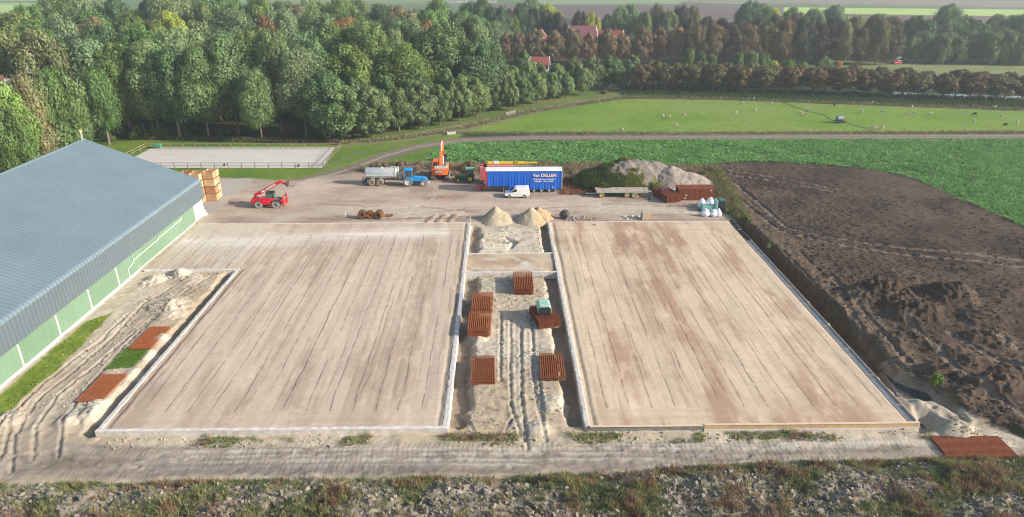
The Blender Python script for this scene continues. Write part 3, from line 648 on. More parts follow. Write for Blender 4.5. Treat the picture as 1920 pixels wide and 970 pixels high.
for i in range(60):
    y = 92.5+i*.14; 
    vs += [(XR1-.05+random.uniform(-.05, .12), y, .22+random.uniform(-.04, .10)), (XR1-.55+random.uniform(-.15, .1), y, -.02+random.uniform(0, .12))]
sh.add(vs, [(2*i, 2*i+1, 2*i+3, 2*i+2) for i in range(59)]); tag(sh.build('plastic_foil', M_BLACK), 'crumpled black plastic foil along the far right edge of the right pad', 'foil')
# rebar starters and stakes on the beams
M_STK = mat('pale_stake', (.6, .56, .5), .7)
for i, (x, y, lb) in enumerate([(XL1+.1, 101.0, 'pale stake at the far left corner of the aisle'), (XR0-.3, 101.0, 'pale stake at the far right corner of the aisle'), (P(648, 408)[0], P(648, 408)[1], 'white stake left of the brown coils')]):
    o = MB().box(-.06, .06, -.06, .06, -.3, 1.0 if i < 2 else .8).build('stake', M_STK); o.location = (x, y, 0); tag(o, lb, 'stake')
t = thing('board_joint', 'shallow timber board lying on the left beam of the aisle', 'board', (XL1+.02, 72.5, .12))
MB().box(-.2, .2, -3, 3, -.02, .03).build('plank', mat('grey_board', (.40, .40, .43), .7), t)

# ================================================================= HEAPS
def heap(name, label, cat, bumps, m, colf, res=.16, z0=-.15, rough=.12, seed=1, step=3):
    pts = np.array([(b_[0], b_[1]) for b_ in bumps]); rr = max(max(b_[2:4]) for b_ in bumps)
    x0, y0 = pts.min(0)-rr*1.1; x1, y1 = pts.max(0)+rr*1.1
    x, y = np.meshgrid(np.arange(x0, x1, res), np.arange(y0, y1, res)); z = np.full(x.shape, -9.0)
    wx = (fbm(x, y, 1.6, 3, seed)-.5)*.5; wy = (fbm(x, y, 1.6, 3, seed+5)-.5)*.5
    for b_ in bumps:
        bx, by, rx, ry, h = b_[:5]; pw = b_[5] if len(b_) > 5 else 1.0
        d = np.hypot((x+wx-bx)/rx, (y+wy-by)/ry); z = np.maximum(z, h*(1-np.clip(d, 0, 1.3)**pw))
    z = z+rough*(fbm(x, y, .9, 4, seed+9, .6)-.5)*2*np.clip(z, 0, 1)
    c = colf(x, y, z)
    keep = z > z0; ix = np.arange(x.size).reshape(x.shape); F = np.stack([ix[:-1, :-1], ix[:-1, 1:], ix[1:, 1:], ix[1:, :-1]], -1).reshape(-1, 4)
    kf = keep.reshape(-1)[F].any(1); F = F[kf]; used = np.unique(F); rem = np.zeros(x.size, np.int32); rem[used] = np.arange(len(used))
    z = np.maximum(z, z0-.1); cx, cy = pts.mean(0)
    V = np.stack([x-cx, y-cy, z], -1).reshape(-1, 3)[used]
    o = link(name, np_mesh(name, V, rem[F], c.reshape(-1, 3)[used], True), m); o.location = (cx, cy, 0); tag(o, label, cat)
    return o, (x, y, z)
M_SAND = vmat('cone_sand', .28, 1.8, 9, .9)
def nz5(x, y): return fbm(x, y, .9, 4, 67)*2-.5
def cs(base, alt): return lambda x, y, z: mixc(base, alt, (fbm(x, y, 1.2, 4, 61)-.4)*3)
ax, ay = P(931, 413); heap('sand_cone', 'single pale yellow sand cone at the aisle head', 'sand pile', [(ax, ay+.3, 2.75, 2.6, 2.35, .92)], M_SAND, cs((.43, .36, .26), (.34, .28, .20)), .1, -.2, .16, 3)
ax, ay = P(996, 413); heap('sand_cone', 'double peaked sand pile at the aisle head with darker tan shoulder', 'sand pile', [(ax-.1, ay+.2, 2.6, 2.5, 2.3, .92), (ax+1.3, ay+1.3, 2.6, 2.3, 1.9, 1.0)], M_SAND,
     lambda x, y, z: mixc(mixc((.43, .37, .27), (.34, .28, .2), nz5(x, y)), (.42, .29, .17), smooth(.4, 1.2, x-ax)), .1, -.2, .18, 4)
# big old heap behind the flat wagon
hx = lambda px, py: P(px, py)
B = []
for px, py, rx, ry, h, pw in [(1126, 346, 5.6, 5.2, 2.6, 1.6), (1152, 345, 6.4, 5.6, 3.7, 1.7), (1174, 343, 6.2, 5.6, 4.3, 1.5), (1196, 342, 7, 5.6, 4.2, 1.9), (1222, 341, 6.0, 5.4, 3.9, 1.7), (1256, 346, 7.0, 5.8, 3.7, 1.05), (1290, 347, 5.4, 5, 2.4, 1.3), (1132, 362, 1.9, 1.6, 1.1, 1.2)]:
    B.append((*hx(px, py), rx, ry, h, pw))
x1120, x1185, x1240 = hx(1120, 345)[0], hx(1196, 345)[0], hx(1236, 345)[0]
def hc(x, y, z):
    g = smooth(.46, .56, fbm(x, y, 2.2, 4, 205)+.22*smooth(x1185+4.5, x1120, x)+.15*smooth(118, 113, y)-.7*smooth(x1240-1.6, x1240+.4, x+(z-2)*1.0)-.12*smooth(2.8, 4.2, z))
    c = mixc((.17, .145, .13), (.29, .25, .215), fbm(x, y, 1.5, 4, 207)*2-.5+.5*smooth(x1240, x1240+3, x))
    return mixc(c, mixc((.07, .085, .03), (.17, .17, .06), smooth(x1120+2, x1185, x)), g*.85)
HEAP, (hxx, hyy, hzz) = heap('earth_heap', 'big weed-grown heap of grey earth and sand behind the flat wagon', 'earth heap', B, vmat('heap_soil', .3, 1.5, 9, .8), hc, .16, -.1, .28, 211)
# low dirt pile behind the blue tractor
B = []
for px, py, rx, ry, h in [(760, 330, 3.2, 2.0, 1.5), (785, 331, 3, 2, 1.2), (808, 331, 2.4, 1.6, 1.0), (742, 331, 2.4, 1.6, .9)]: B.append((*hx(px, py), rx, ry, h, 1.4))
heap('earth_heap', 'low dark soil bank behind the blue tractor', 'earth heap', B, vmat('dark_heap_soil', .4, 1.5, 9, .9), lambda x, y, z: mixc((.10, .085, .075), (.19, .16, .13), fbm(x, y, 1, 4, 221)*2-.5), .18, -.1, .35, 223)

# ================================================================= ARENA FENCE AND OTHER FENCES
M_FW = mat('fence_wood', (.27, .20, .14), .8, 0, .2); M_FWD = mat('fence_wood_dark', (.22, .17, .14), .8, 0, .2)
def rail_fence(label, pts, n_per, m, h=1.25, rails=(.62, 1.2), name='rail_fence', pr=.06, rr=.055, cat='fence'):
    t = thing(name, label, cat, (pts[0][0], pts[0][1], 0)); ox, oy = pts[0]
    pm = None; rl = MB()
    for (a, b_) in zip(pts[:-1], pts[1:]):
        L = math.dist(a, b_); n = max(1, round(L/n_per))
        for i in range(n+1):
            x = a[0]+(b_[0]-a[0])*i/n; y = a[1]+(b_[1]-a[1])*i/n
            if pm is None: pm = MB().box(-pr, pr, -pr, pr, -.3, h).mesh('post'); pm.materials.append(m)
            o = bpy.data.objects.new('post', pm); COL.objects.link(o); o.parent = t; o.location = (x-ox, y-oy, hz(x, y)*0)
        ang = math.atan2(b_[1]-a[1], b_[0]-a[0])
        for z in rails:
            q = MB(); q.M = Matrix.Translation((a[0]-ox, a[1]-oy, z)) @ Matrix.Rotation(ang, 4, 'Z'); q.box(0, L, -.02-pr, -pr, -rr, rr); q.build('rail', m, t)
    return t
af = [P(276, 280), P(640, 280), P(606, 316.5), P(200, 316.5)]
af = [(af[0][0]-.3, af[0][1]+.3), (af[1][0], af[1][1]+.3), af[2], af[3]]
rail_fence('sunlit wooden rail fence along the far side and both ends of the riding arena', [af[3], af[0], af[1], (af[2][0]+.15, af[2][1]+.1)], 2.75, M_FW)
rail_fence('dark wooden rail fence along the near long side of the riding arena', [(af[3][0]+.2, af[3][1]-.1), (af[2][0]-.1, af[2][1]-.1)], 2.62, M_FWD)
for px, py, lb in ((421, 311.5, 'small black bucket near the middle of the arena fence'), (560, 312.5, 'small black bucket near the right end of the arena fence')):
    o = MB().lathe([(0, 0), (.17, 0), (.24, .42), (.20, .42), (.15, .05), (0, .05)], 'z', n=12).build('bucket', mat('black_plastic', (.02, .02, .022), .5)); x, y = P(px, py); o.location = (x, y, 0); tag(o, lb, 'bucket')
x, y = P(296, 277.5); t = thing('grit_bin', 'green plastic bin in the far left corner of the riding arena', 'bin', (x, y, 0))
MB().box(-.7, .7, -.4, .4, 0, .75, -.08, -.05).build('body', mat('green_plastic', (.03, .28, .16), .45), t, bevel=.04); MB().box(-.82, .82, -.5, .5, .75, 1.0, .12, .15).build('lid', mat('green_plastic', (.03, .28, .16), .45), t, bevel=.04)
# post and wire fences
M_POST = mat('old_post', (.25, .21, .17), .85, 0, .2); M_WIRE = mat('wire', (.3, .3, .3), .5, .6)
def wire_fence(label, pts, step, h=1.15):
    t = thing('wire_fence', label, 'fence', (pts[0][0], pts[0][1], 0)); ox, oy = pts[0]; pm = MB().cyl((0, 0, -.3), (0, 0, h), .075, .06, 6).mesh('post'); pm.materials.append(M_POST)
    w_ = MB()
    for a, b_ in zip(pts[:-1], pts[1:]):
        n = max(1, round(math.dist(a, b_)/step))
        for i in range(n):
            x = a[0]+(b_[0]-a[0])*i/n; y = a[1]+(b_[1]-a[1])*i/n; z = hz(x, y)
            o = bpy.data.objects.new('post', pm); COL.objects.link(o); o.parent = t; o.location = (x-ox, y-oy, z*0)
        for z in (.45, .8, 1.08): w_.cyl((a[0]-ox, a[1]-oy, z), (b_[0]-ox, b_[1]-oy, z), .012, .012, 4)
    w_.build('wire', M_WIRE, t); return t
wire_fence('post and wire fence between the pasture and the dirt track', [P(870, 250), P(1300, 250.5), P(1920, 249), P(2400, 256)], 7.5)
wire_fence('post and wire fence along the avenue side of the pasture', [P(660, 272), P(760, 261), P(865, 243), P(1000, 211), P(1168, 184.5)], 5)
wire_fence('post and wire fence at the foot of the canal bank', [P(1172, 184), P(1350, 188), P(1920, 208), P(2200, 219)], 8)
x, y = P(958, 218); t = thing('field_gate', 'grey field gate in the fence beside the avenue of round trees', 'gate', (x, y, 0), .9)
for z in (.35, .65, .95, 1.2): MB().box(-2, 2, -.03, .03, z-.05, z+.05).build('rail', mat('galvanised', (.5, .52, .52), .4, .5), t)
for xx in (-2.05, 2.05): MB().box(xx-.07, xx+.07, -.07, .07, -.2, 1.35).build('post', M_POST, t)
x, y = P(846, 252); t = thing('water_trough', 'pale concrete trough at the left corner of the pasture', 'trough', (x, y, 0), .2)
MB().box(-1, 1, -.45, .45, 0, .7, -.05, -.05).build('tub', M_CONC, t, bevel=.03); MB().box(-.85, .85, -.33, .33, .66, .71).build('water_surface', WATER, t)
for px, py, lb in ((652, 256, 'left one of two pale mooring blocks under the avenue trees'), (670, 254, 'right one of two pale mooring blocks under the avenue trees')):
    o = MB().box(-.9, .9, -.35, .35, 0, .45, .04, .04).build('stone_block', M_CONC, bevel=.04); x, y = P(px, py); o.location = (x, y, 0); tag(o, lb.replace('mooring', 'stone'), 'block')
# feeder trailer in the pasture
x, y = P(1573, 230.5); t = thing('water_bowser', 'blue grey water bowser standing in the pasture among sheep', 'water tank', (x, y, 0), .1)
MB().lathe([(0, -.9), (.45, -.86), (.65, -.7), (.65, .7), (.45, .86), (0, .9)], 'x', (0, 0, 1.15), 18).build('tank', mat('blue_grey_tank', (.20, .26, .33), .5, .3), t, True)
MB().box(-1.5, 1.2, -.6, .6, .45, .6).build('chassis', mat('dark_steel', (.04, .045, .05), .6), t)
for s in (-1, 1): MB().lathe([(.12, -.12), (.4, -.14), (.46, -.08), (.46, .08), (.4, .14), (.12, .12)], 'y', (0, s*.85, .46), 16).build('wheel', mat('tyre', (.035, .034, .032), .85), t, True)
MB().box(1.25, 2.0, -.35, .35, .05, .4, .05, .05).build('feed_trough', mat('dark_steel', (.04, .045, .05), .6), t)
q = [P(1462, 190), P(1500, 205), P(1545, 216), P(1560, 226)]; q2 = [P(1590, 232), P(1610, 238), P(1625, 241)]
for lb, qq in (('thin dark hose across the pasture from the canal bank to the bowser', q), ('thin dark hose from the bowser to the track fence', q2)):
    o = MB().tube([(a, b_, .08) for a, b_ in qq], .045, 6).build('hose', mat('black_plastic', (.02, .02, .022), .5)); tag(o, lb, 'hose')
# ================================================================= MACHINES
M_TYRE = mat('tyre', (.035, .034, .032), .85); M_DTYRE = mat('dusty_tyre', (.24, .205, .165), .9, 0, .25, 4)
M_STEEL = mat('dark_steel', (.04, .045, .05), .6); M_GLASS = mat('dark_glass', (.03, .035, .04), .15)
M_RED = mat('red_paint', (.62, .025, .03), .38, 0, .12, 2, 0, .5, None, .3); M_BLUE = mat('blue_paint', (.02, .22, .62), .35, 0, .12, 2, 0, .5, None, .3)
M_ORANGE = mat('orange_paint', (.80, .13, .015), .4, 0, .12, 2); M_GRN = mat('green_paint', (.015, .13, .045), .4, 0, .15, 2); M_YEL = mat('yellow_paint', (.72, .50, .03), .45, 0, .12, 3)
M_WPAINT = mat('white_paint', (.80, .81, .82), .3, 0, .03, 2, 0, .5, None, .4); M_GALV = mat('tank_metal', (.62, .63, .61), .35, .35, .08, 1.2, 0, .5)
M_RIMG = mat('rim_grey', (.50, .53, .58), .5); M_RIMB = mat('rim_brown', (.30, .19, .11), .8, 0, .2)
def wheel(root, x, y, r, w, side, tyre=M_TYRE, rim=M_RIMG, lugs=False):
    """side -1: outer face towards -y"""
    a = -side*w/2
    prof = [(r*.55, -w/2), (r*.92, -w/2), (r, -w*.32), (r, w*.32), (r*.92, w/2), (r*.55, w/2), (r*.55, -w/2)]
    t = MB().lathe(prof, 'y', (0, 0, 0), 22)
    if lugs:
        for k in range(18):
            an = 2*math.pi*k/18
            for s in (-1, 1):
                q = MB(); q.M = Matrix.Rotation(-an-(.09*s), 4, 'Y') @ Matrix.Translation((r, s*w*.24, 0)); q.box(-.01, .045, -w*.22, w*.22, -.035, .035); t.add(q.v, q.f)
    o = t.build('wheel', tyre, root, True); o.location = (x, y, r)
    fy = side*(w/2-.06)
    q = MB().lathe([(0, fy+side*.03), (r*.16, fy+side*.03), (r*.2, fy-side*.04), (r*.44, fy-side*.06), (r*.5, fy+side*.03), (r*.57, fy+side*.03), (r*.57, fy-side*.1)], 'y', n=18)
    q.build('rim', rim, o, True); return o
def letters(txt, size, m, parent, loc, rot=(math.pi/2, 0, 0), bold=.0, shear=0., depth=.01, name='lettering'):
    o = link(name, text_mesh(txt, size, depth, shear, bold), m, parent); o.location = loc; o.rotation_euler = rot; return o
# ---- curtain trailer: near long side towards -y, front (bulkhead) at the left
tx, ty = P(910, 362)
tr = thing('curtain_trailer', 'long blue curtain-sided trailer with white roof edge and red front', 'trailer', (tx+.05, ty+.05, 0))
LN = 13.55; M_CUR = mat('blue_curtain', (.005, .11, .56), .5, 0, .10, .8)
def curtain(y, ny):
    vs = []; n = 170; zt = 3.86
    for i in range(n+1):
        x = .32+(LN-.5)*i/n; w_ = .035*math.sin(i*.9)+.025*math.sin(i*.37+1); zb_ = 1.22 if x < 4.3 else .62
        if 4.1 < x < 4.5: zb_ = 1.22-.6*(x-4.1)/.4
        vs += [(x, y+ny*(w_+.03), zb_-.03+.03*math.sin(i*1.2)), (x, y+ny*w_*.5, (zt+zb_)/2), (x, y, zt)]
    return MB().add(vs, [(3*i+k, 3*i+3+k, 3*i+4+k, 3*i+1+k) for i in range(n) for k in (0, 1)])
for y, ny in ((0, -1), (2.5, 1)):
    c = curtain(y, ny).build('curtain', M_CUR, tr, True)
    MB().box(.2, LN, y-.03, y+.05, 3.862, 3.93).build('side_rail', mat('rail_blue', (.01, .07, .3), .5), tr)
MB().box(.0, LN, -.04, 2.54, 3.932, 4.02, .05, .05).build('roof', mat('trailer_roof', (.72, .74, .72), .45, 0, .08, 1.), tr, bevel=.02)
MB().box(.0, .26, -.03, 2.53, 1.2, 3.93).build('bulkhead', M_RED, tr, bevel=.02)
MB().box(LN-.14, LN, -.03, 2.53, .62, 3.93).build('rear_frame', mat('rear_pale', (.35, .5, .68), .4), tr, bevel=.02)
MB().box(.26, 4.3, .1, 2.4, 1.02, 1.2).build('neck', M_STEEL, tr); MB().box(4.3, LN-.1, .1, 2.4, .52, .66).build('deck', M_STEEL, tr)
MB().box(4.2, 4.35, .12, 2.38, .52, 1.2).build('step', M_STEEL, tr)
for i, x in enumerate((8.6, 9.95, 11.3)):
    for s, yy in ((-1, .17), (1, 2.33)): wheel(tr, x, yy, .40, .32, s, M_TYRE, mat('rim_white', (.65, .66, .66), .5))
for yy in (.5, 2.0): MB().box(3.1, 3.22, yy-.06, yy+.06, .05, 1.02).build('landing_leg', M_GALV, tr)
letters('Van DELLEN', .80, mat('lettering_red', (.6, .03, .03), .5), tr, (10.45, -.075, 3.13), bold=.02)
letters('Van DELLEN', .78, M_WPAINT, tr, (10.42, -.095, 3.16), bold=.012)
letters('INTERNATIONAAL TRANSPORT', .28, M_WPAINT, tr, (10.3, -.09, 2.46), bold=.006)
letters('HAREN   HOLLAND', .38, M_WPAINT, tr, (10.3, -.09, 2.08), bold=.008)
MB().box(11.75, 12.1, -.09, -.07, .95, 1.06).build('plate', M_WPAINT, tr)
# ---- red truck front part and yellow crane boom behind the trailer
t = thing('crane_trailer', 'yellow lattice boom lying on a red low truck behind the curtain trailer', 'crane', (tx-.2, ty+4.4, 0))
MB().box(-.2, 5.2, .2, 2.5, 3.05, 3.35).build('chassis', M_RED, t, bevel=.03)
MB().box(-.9, .6, .1, 2.5, .9, 3.35, .05, .05).build('cab', mat('pale_red', (.55, .13, .13), .5), t, bevel=.05)
MB().box(.6, 6.6, .3, 2.4, .7, 1.1).build('lower_frame', M_STEEL, t)
for xx in (.9, 4.8): MB().box(xx, xx+.2, .4, 2.3, 1.1, 3.05).build('support', M_STEEL, t)
MB().box(.2, 7.4, 1.0, 1.5, 3.75, 4.15, 0, .03).build('boom', M_YEL, t, bevel=.03); MB().box(5.4, 9.6, 1.08, 1.42, 3.82, 4.05).build('boom_extension', M_YEL, t, bevel=.02)
MB().box(1.7, 2.6, .97, 1.53, 3.8, 4.18).build('sleeve', M_WPAINT, t)
for xx in (.5, 5.4, 5.9): MB().box(xx, xx+.16, .95, 1.55, 3.35, 4.25).build('bracket', mat('ochre', (.45, .26, .03), .6), t)
MB().cyl((.4, .8, 3.5), (8.8, .8, 3.55), .06).build('ram', mat('pale_timber', (.6, .4, .25), .7), t)
for xx in (0, 1.5, 5.5):
    for s, yy in ((-1, .35), (1, 2.3)): wheel(t, xx, yy, .48, .32, s)
o = thing('tow_frame', 'red steel drawbar frame lying in front of the curtain trailer', 'drawbar', (tx-1.9, ty+1.2, 0))
MB().box(0, 1.9, .2, .35, .45, .6).build('bar', M_RED, o); MB().box(0, 1.9, .9, 1.05, .45, .6).build('bar', M_RED, o); MB().box(-.1, .1, .1, 1.15, .3, .7).build('crossbar', M_RED, o)
MB().box(1.1, 1.5, 0, 1.3, 0, .45, .05, .05).build('stand', M_STEEL, o)
# ---- white van facing left
vx, vy = P(946, 372.3)
v = thing('delivery_van', 'small white delivery van parked beside the blue trailer', 'van', (vx, vy+.03, 0))
prof = [(.05, .35), (.0, .62), (.10, .86), (.95, 1.06), (1.62, 1.66), (1.95, 1.80), (3.95, 1.84), (4.2, 1.76), (4.36, .95), (4.38, .42), (4.3, .30), (3.68, .3), (3.62, .55), (3.42, .66), (3.2, .55), (3.12, .28), (1.12, .28), (1.05, .55), (.82, .66), (.6, .55), (.52, .3)]
MB().prism(prof, 0, 1.76).build('body', M_WPAINT, v, bevel=.05)
for yy, a in ((-.012, -1), (1.772, 1)):
    q = MB(); p_ = [(1.15, 1.12), (1.70, 1.62), (2.12, 1.64), (2.12, 1.12)]; q.prism(p_, min(yy, yy+a*.006), max(yy, yy+a*.006)); q.build('side_window', M_GLASS, v)
    MB().box(1.18, 3.0, min(yy, yy+a*.004), max(yy, yy+a*.004), .70, .73).build('door_seam', mat('seam_grey', (.35, .36, .37), .5), v)
q = MB(); q.add([(.99, .12, 1.115), (.99, 1.64, 1.115), (1.60, 1.56, 1.672), (1.60, .2, 1.672)], [(0, 1, 2, 3)]); q.build('windscreen', M_GLASS, v)
MB().box(-.06, .5, -.02, 1.78, .24, .58, .04, .03).build('bumper', mat('black_plastic', (.02, .02, .022), .5), v, bevel=.04); MB().box(4.3, 4.46, 0, 1.76, .3, .55).build('rear_bumper', mat('black_plastic', (.02, .02, .022), .5), v, bevel=.03)
for x in (.82, 3.42):
    for s, yy in ((-1, .09), (1, 1.67)): wheel(v, x, yy, .32, .2, s, M_TYRE, mat('hubcap', (.7, .72, .74), .35, .3))
for yy in (.12, 1.42): MB().box(.02, .2, yy, yy+.24, .68, .84, .02).build('headlight', mat('lamp_glass', (.7, .75, .8), .1), v)
MB().box(1.35, 1.5, -.2, -.01, 1.08, 1.28).build('mirror', mat('black_plastic', (.02, .02, .022), .5), v)
for yy in (.03, 1.62): MB().box(4.36, 4.40, yy, yy+.12, .8, 1.2).build('tail_light', M_RED, v)
# ---- tractors
def tractor(name, label, px, py, face, body, rim, tyre, rr, fr, Lw, roofm, scale=1., modern=True):
    """local +x is forward; near side is -y when face=+1"""
    x, y = P(px, py); t = thing(name, label, 'tractor', (x, y, 0), 0 if face > 0 else math.pi)
    M_ = Matrix.Identity(4)
    hw = .42
    y0 = 0; s_near = -1
    wb = Lw
    for s in (-1, 1):
        wheel(t, 0, s*.85, rr, .48, s, tyre, rim, True); wheel(t, wb, s*.78, fr, .36, s, tyre, rim, True)
    hood = [(.75, rr*1.0), (.75, rr*1.95), (1.1, rr*2.03), (wb+.25, rr*1.82), (wb+.62, rr*1.45), (wb+.62, rr*.95), (wb+.3, rr*.85)] if modern else [(.75, rr*.95), (.75, rr*1.72), (wb+.55, rr*1.66), (wb+.62, rr*1.55), (wb+.62, rr*.9)]
    MB().prism(hood, -hw, hw).build('bonnet', body, t, bevel=.05)
    MB().box(-.55, wb+.2, -.28, .28, rr*.55, rr*1.0).build('frame', M_STEEL, t, bevel=.03)
    MB().box(wb-.1, wb+.1, -.7, .7, fr*.8, fr*1.15).build('front_axle', M_STEEL, t); MB().box(-.12, .12, -.8, .8, rr*.85, rr*1.15).build('rear_axle', M_STEEL, t)
    zc = rr*1.95; zt = rr*2.0+1.35 if modern else rr*2+1.02
    MB().box(-.55, .85, -.62, .62, rr*1.25, zc-.25, .03, .05).build('cab_base', body, t, bevel=.04)
    MB().box(-.52, .82, -.66, .66, zc-.25, zt-.14, .07, .07).build('cab_glass', mat('cab_glass', (.05, .09, .10), .12, 0, .1, 1, 0, .7), t)
    for xx in (-.54, .10, .72):
        for s in (-1, 1): MB().tube([(xx, s*.68, zc-.25), (xx+(.06 if xx < 0 else -.03), s*.60, zt-.12)], .045, 6).build('cab_pillar', body if xx != .1 else M_STEEL, t)
    MB().box(-.66, .88, -.72, .72, zt-.14, zt+.1, .06, .06).build('cab_roof', roofm, t, bevel=.05)
    for s in (-1, 1):
        pr = [(math.cos(a)*(rr+.10), rr+math.sin(a)*(rr+.10)) for a in np.linspace(R(165), R(20), 9)]; pr += [(math.cos(a)*(rr+.04), rr+math.sin(a)*(rr+.04)) for a in np.linspace(R(20), R(165), 9)]
        MB().prism(pr, *sorted((s*.6, s*1.1))).build('mudguard', body if modern else M_GRN, t)
        MB().box(.35, .8, *sorted((s*.5, s*.85)), rr*.55, rr*.65).build('step', M_STEEL, t)
    MB().cyl((1.15, -.35, rr*1.9), (1.15, -.35, zt-.1), .05, .05, 8).build('exhaust', M_STEEL, t)
    MB().box(wb+.6, wb+1.05, -.3, .3, fr*.75, fr*1.2, .05, .05).build('front_weight', M_GALV if modern else M_STEEL, t, bevel=.03)
    for s in (-1, 1): MB().box(wb+.6, wb+.64, *sorted((s*.14, s*.36)), rr*1.3, rr*1.45).build('headlight', mat('lamp_glass', (.7, .75, .8), .1), t)
    return t
tractor('blue_tractor', 'bright blue tractor with grey rims coupled to the slurry tanker', 766, 347.5, 1, mat('bright_blue_paint', (.015, .27, .66), .35, 0, .1, 2), mat('rim_pale', (.60, .66, .76), .4), mat('greyish_tyre', (.19, .175, .16), .9), .84, .60, 2.85, mat('bright_blue_paint', (.015, .27, .66), .35))
tractor('green_tractor', 'old green tractor with yellow wheels beside the orange excavator', 882, 340, -1, M_GRN, M_YEL, mat('dark_green_tyre', (.05, .05, .045), .9), .72, .46, 2.25, mat('pale_green_roof', (.18, .42, .33), .5), 1, False)
# ---- slurry tanker
x, y = P(701, 348.5); t = thing('slurry_tanker', 'pale metal slurry tanker on two brown-rimmed axles', 'slurry tanker', (x, y+.9, 0))
MB().lathe([(0, -1.52), (.7, -1.5), (.98, -1.38), (1.02, -1.3), (1.02, 3.95), (1.10, 3.96), (1.10, 4.12), (1.02, 4.13), (.95, 4.2), (.6, 4.36), (0, 4.42)], 'x', (0, 0, 2.15), 28).build('tank', M_GALV, t, True)
MB().box(-1.3, 3.9, -1.06, -1.01, 1.95, 2.1).build('side_stripe', mat('rim_pale', (.60, .66, .76), .4), t)
MB().box(.3, 2.3, -1.045, -1.03, 2.2, 2.26).build('faded_band', mat('faded_blue', (.22, .3, .5), .6), t)
MB().box(-1.6, 5.9, -.38, .38, .95, 1.15).build('chassis', M_STEEL, t); MB().prism([(4.2, 1.15), (6.6, .75), (6.6, .6), (4.2, .8)], -.2, .2).build('drawbar', mat('dusty_metal', (.35, .31, .26), .7), t)
for xx in (-.3, 1.2):
    for s in (-1, 1): wheel(t, xx, s*.95, .62, .5, s, M_DTYRE, M_RIMB)
    MB().box(xx-.1, xx+.1, -.8, .8, .55, .75).build('axle', M_STEEL, t)
    for s in (-1, 1):
        pr = [(xx+math.cos(a)*.72, .62+math.sin(a)*.72) for a in np.linspace(R(155), R(25), 8)]+[(xx+math.cos(a)*.68, .62+math.sin(a)*.68) for a in np.linspace(R(25), R(155), 8)]
        MB().prism(pr, *sorted((s*.7, s*1.2))).build('mudguard', mat('dusty_metal', (.35, .31, .26), .7), t)
MB().cyl((4.55, -.3, 1.2), (4.55, -.3, 3.45), .09, .07, 10).build('filling_pipe', M_WPAINT, t); MB().tube([(3.2, 0, 3.15), (3.2, 0, 3.4), (3.9, 0, 3.4), (4.45, 0, 3.0)], .07).build('valve_pipe', M_GALV, t)
MB().lathe([(0, 0), (.25, 0), (.28, .12), (0, .16)], 'z', (1.5, 0, 3.14), 14).build('hatch', M_GALV, t)
MB().box(4.3, 5.3, -.6, .6, 1.15, 1.75, .08, .08).build('pump', mat('dusty_metal', (.35, .31, .26), .7), t, bevel=.04)
MB().box(-2.1, -1.5, -.9, .9, .5, .65).build('rear_outlet', M_STEEL, t); MB().tube([(-1.5, -.5, 1.2), (-1.9, -.5, 1.5), (-2.1, -.5, .7)], .08).build('outlet_hose', M_STEEL, t)
# ---- excavator, counterweight towards the viewer
x, y = P(825, 338.5); e = thing('orange_excavator', 'orange tracked excavator seen from behind with boom raised over the crops', 'excavator', (x, y+.3, 0))
def track():
    pr = []
    for a in np.linspace(R(90), R(270), 7): pr.append((.45+math.cos(a)*.42, .44+math.sin(a)*.42))
    for a in np.linspace(R(-90), R(90), 7): pr.append((3.95+math.cos(a)*.42, .44+math.sin(a)*.42))
    return pr
M_TRK = mat('track_grey', (.36, .34, .33), .8, 0, .25, 5)
for s in (-1, 1):
    q = MB(); q.M = Matrix.Rotation(R(90), 4, 'Z'); q.prism(track(), *sorted((s*1.0, s*1.62))); o = q.build('track', M_TRK, e)
    q = MB(); q.M = Matrix.Rotation(R(90), 4, 'Z')
    for k in range(22): q.box(.15+k*.19, .21+k*.19, *sorted((s*.98, s*1.64)), .855, .90)
    q.build('track_shoe', M_STEEL, o)
MB().box(-1.0, 1.0, 1.0, 3.2, .4, .9).build('undercarriage', M_STEEL, e); MB().cyl((0, 2.1, .85), (0, 2.1, 1.12), .7, .7, 20).build('slew_ring', M_STEEL, e)
cw = []
for a in np.linspace(0, 1, 9):
    cw.append((-1.48+2.96*a, -.55-.35*math.sin(math.pi*a)))
vs = [(x_, y_, 1.15) for x_, y_ in cw]+[(x_, y_-.05, 2.25) for x_, y_ in cw]+[(1.48, .5, 1.15), (1.48, .5, 2.25), (-1.48, .5, 1.15), (-1.48, .5, 2.25)]
fs = [(i, i+1, i+10, i+9) for i in range(8)]+[(8, 18, 19, 17), (20, 0, 9, 21), tuple(range(9))+(18, 20), tuple(range(17, 8, -1))+(21, 19), (18, 20, 21, 19)]
MB().add(vs, fs).build('counterweight', M_ORANGE, e, bevel=.06)
MB().prism([(-1.0, 2.02), (1.0, 2.02), (.75, 1.62), (-.75, 1.62)], -.975, -.955).build('name_plate', M_STEEL, e)
letters('DOOSAN', .36, M_WPAINT, e, (0, -.985, 1.82), bold=.012)
MB().box(-1.46, 1.46, .5, 3.1, 1.15, 2.2).build('house', M_ORANGE, e, bevel=.05); MB().box(-1.0, 1.3, -.35, .9, 2.26, 2.5, .06, .06).build('engine_cover', mat('grey_green_cover', (.38, .45, .43), .6), e, bevel=.04)
MB().box(-1.44, -.5, 1.5, 3.3, 2.2, 3.05, .03, .05).build('cab', M_GLASS, e); MB().box(-1.48, -.46, 1.42, 3.36, 3.05, 3.2, .05, .05).build('cab_roof', M_ORANGE, e, bevel=.04)
for xx, yy in ((-1.42, 1.5), (-.52, 1.5), (-1.42, 3.28), (-.52, 3.28)): MB().box(xx-.04, xx+.04, yy-.04, yy+.04, 2.2, 3.06).build('cab_pillar', M_ORANGE, e)
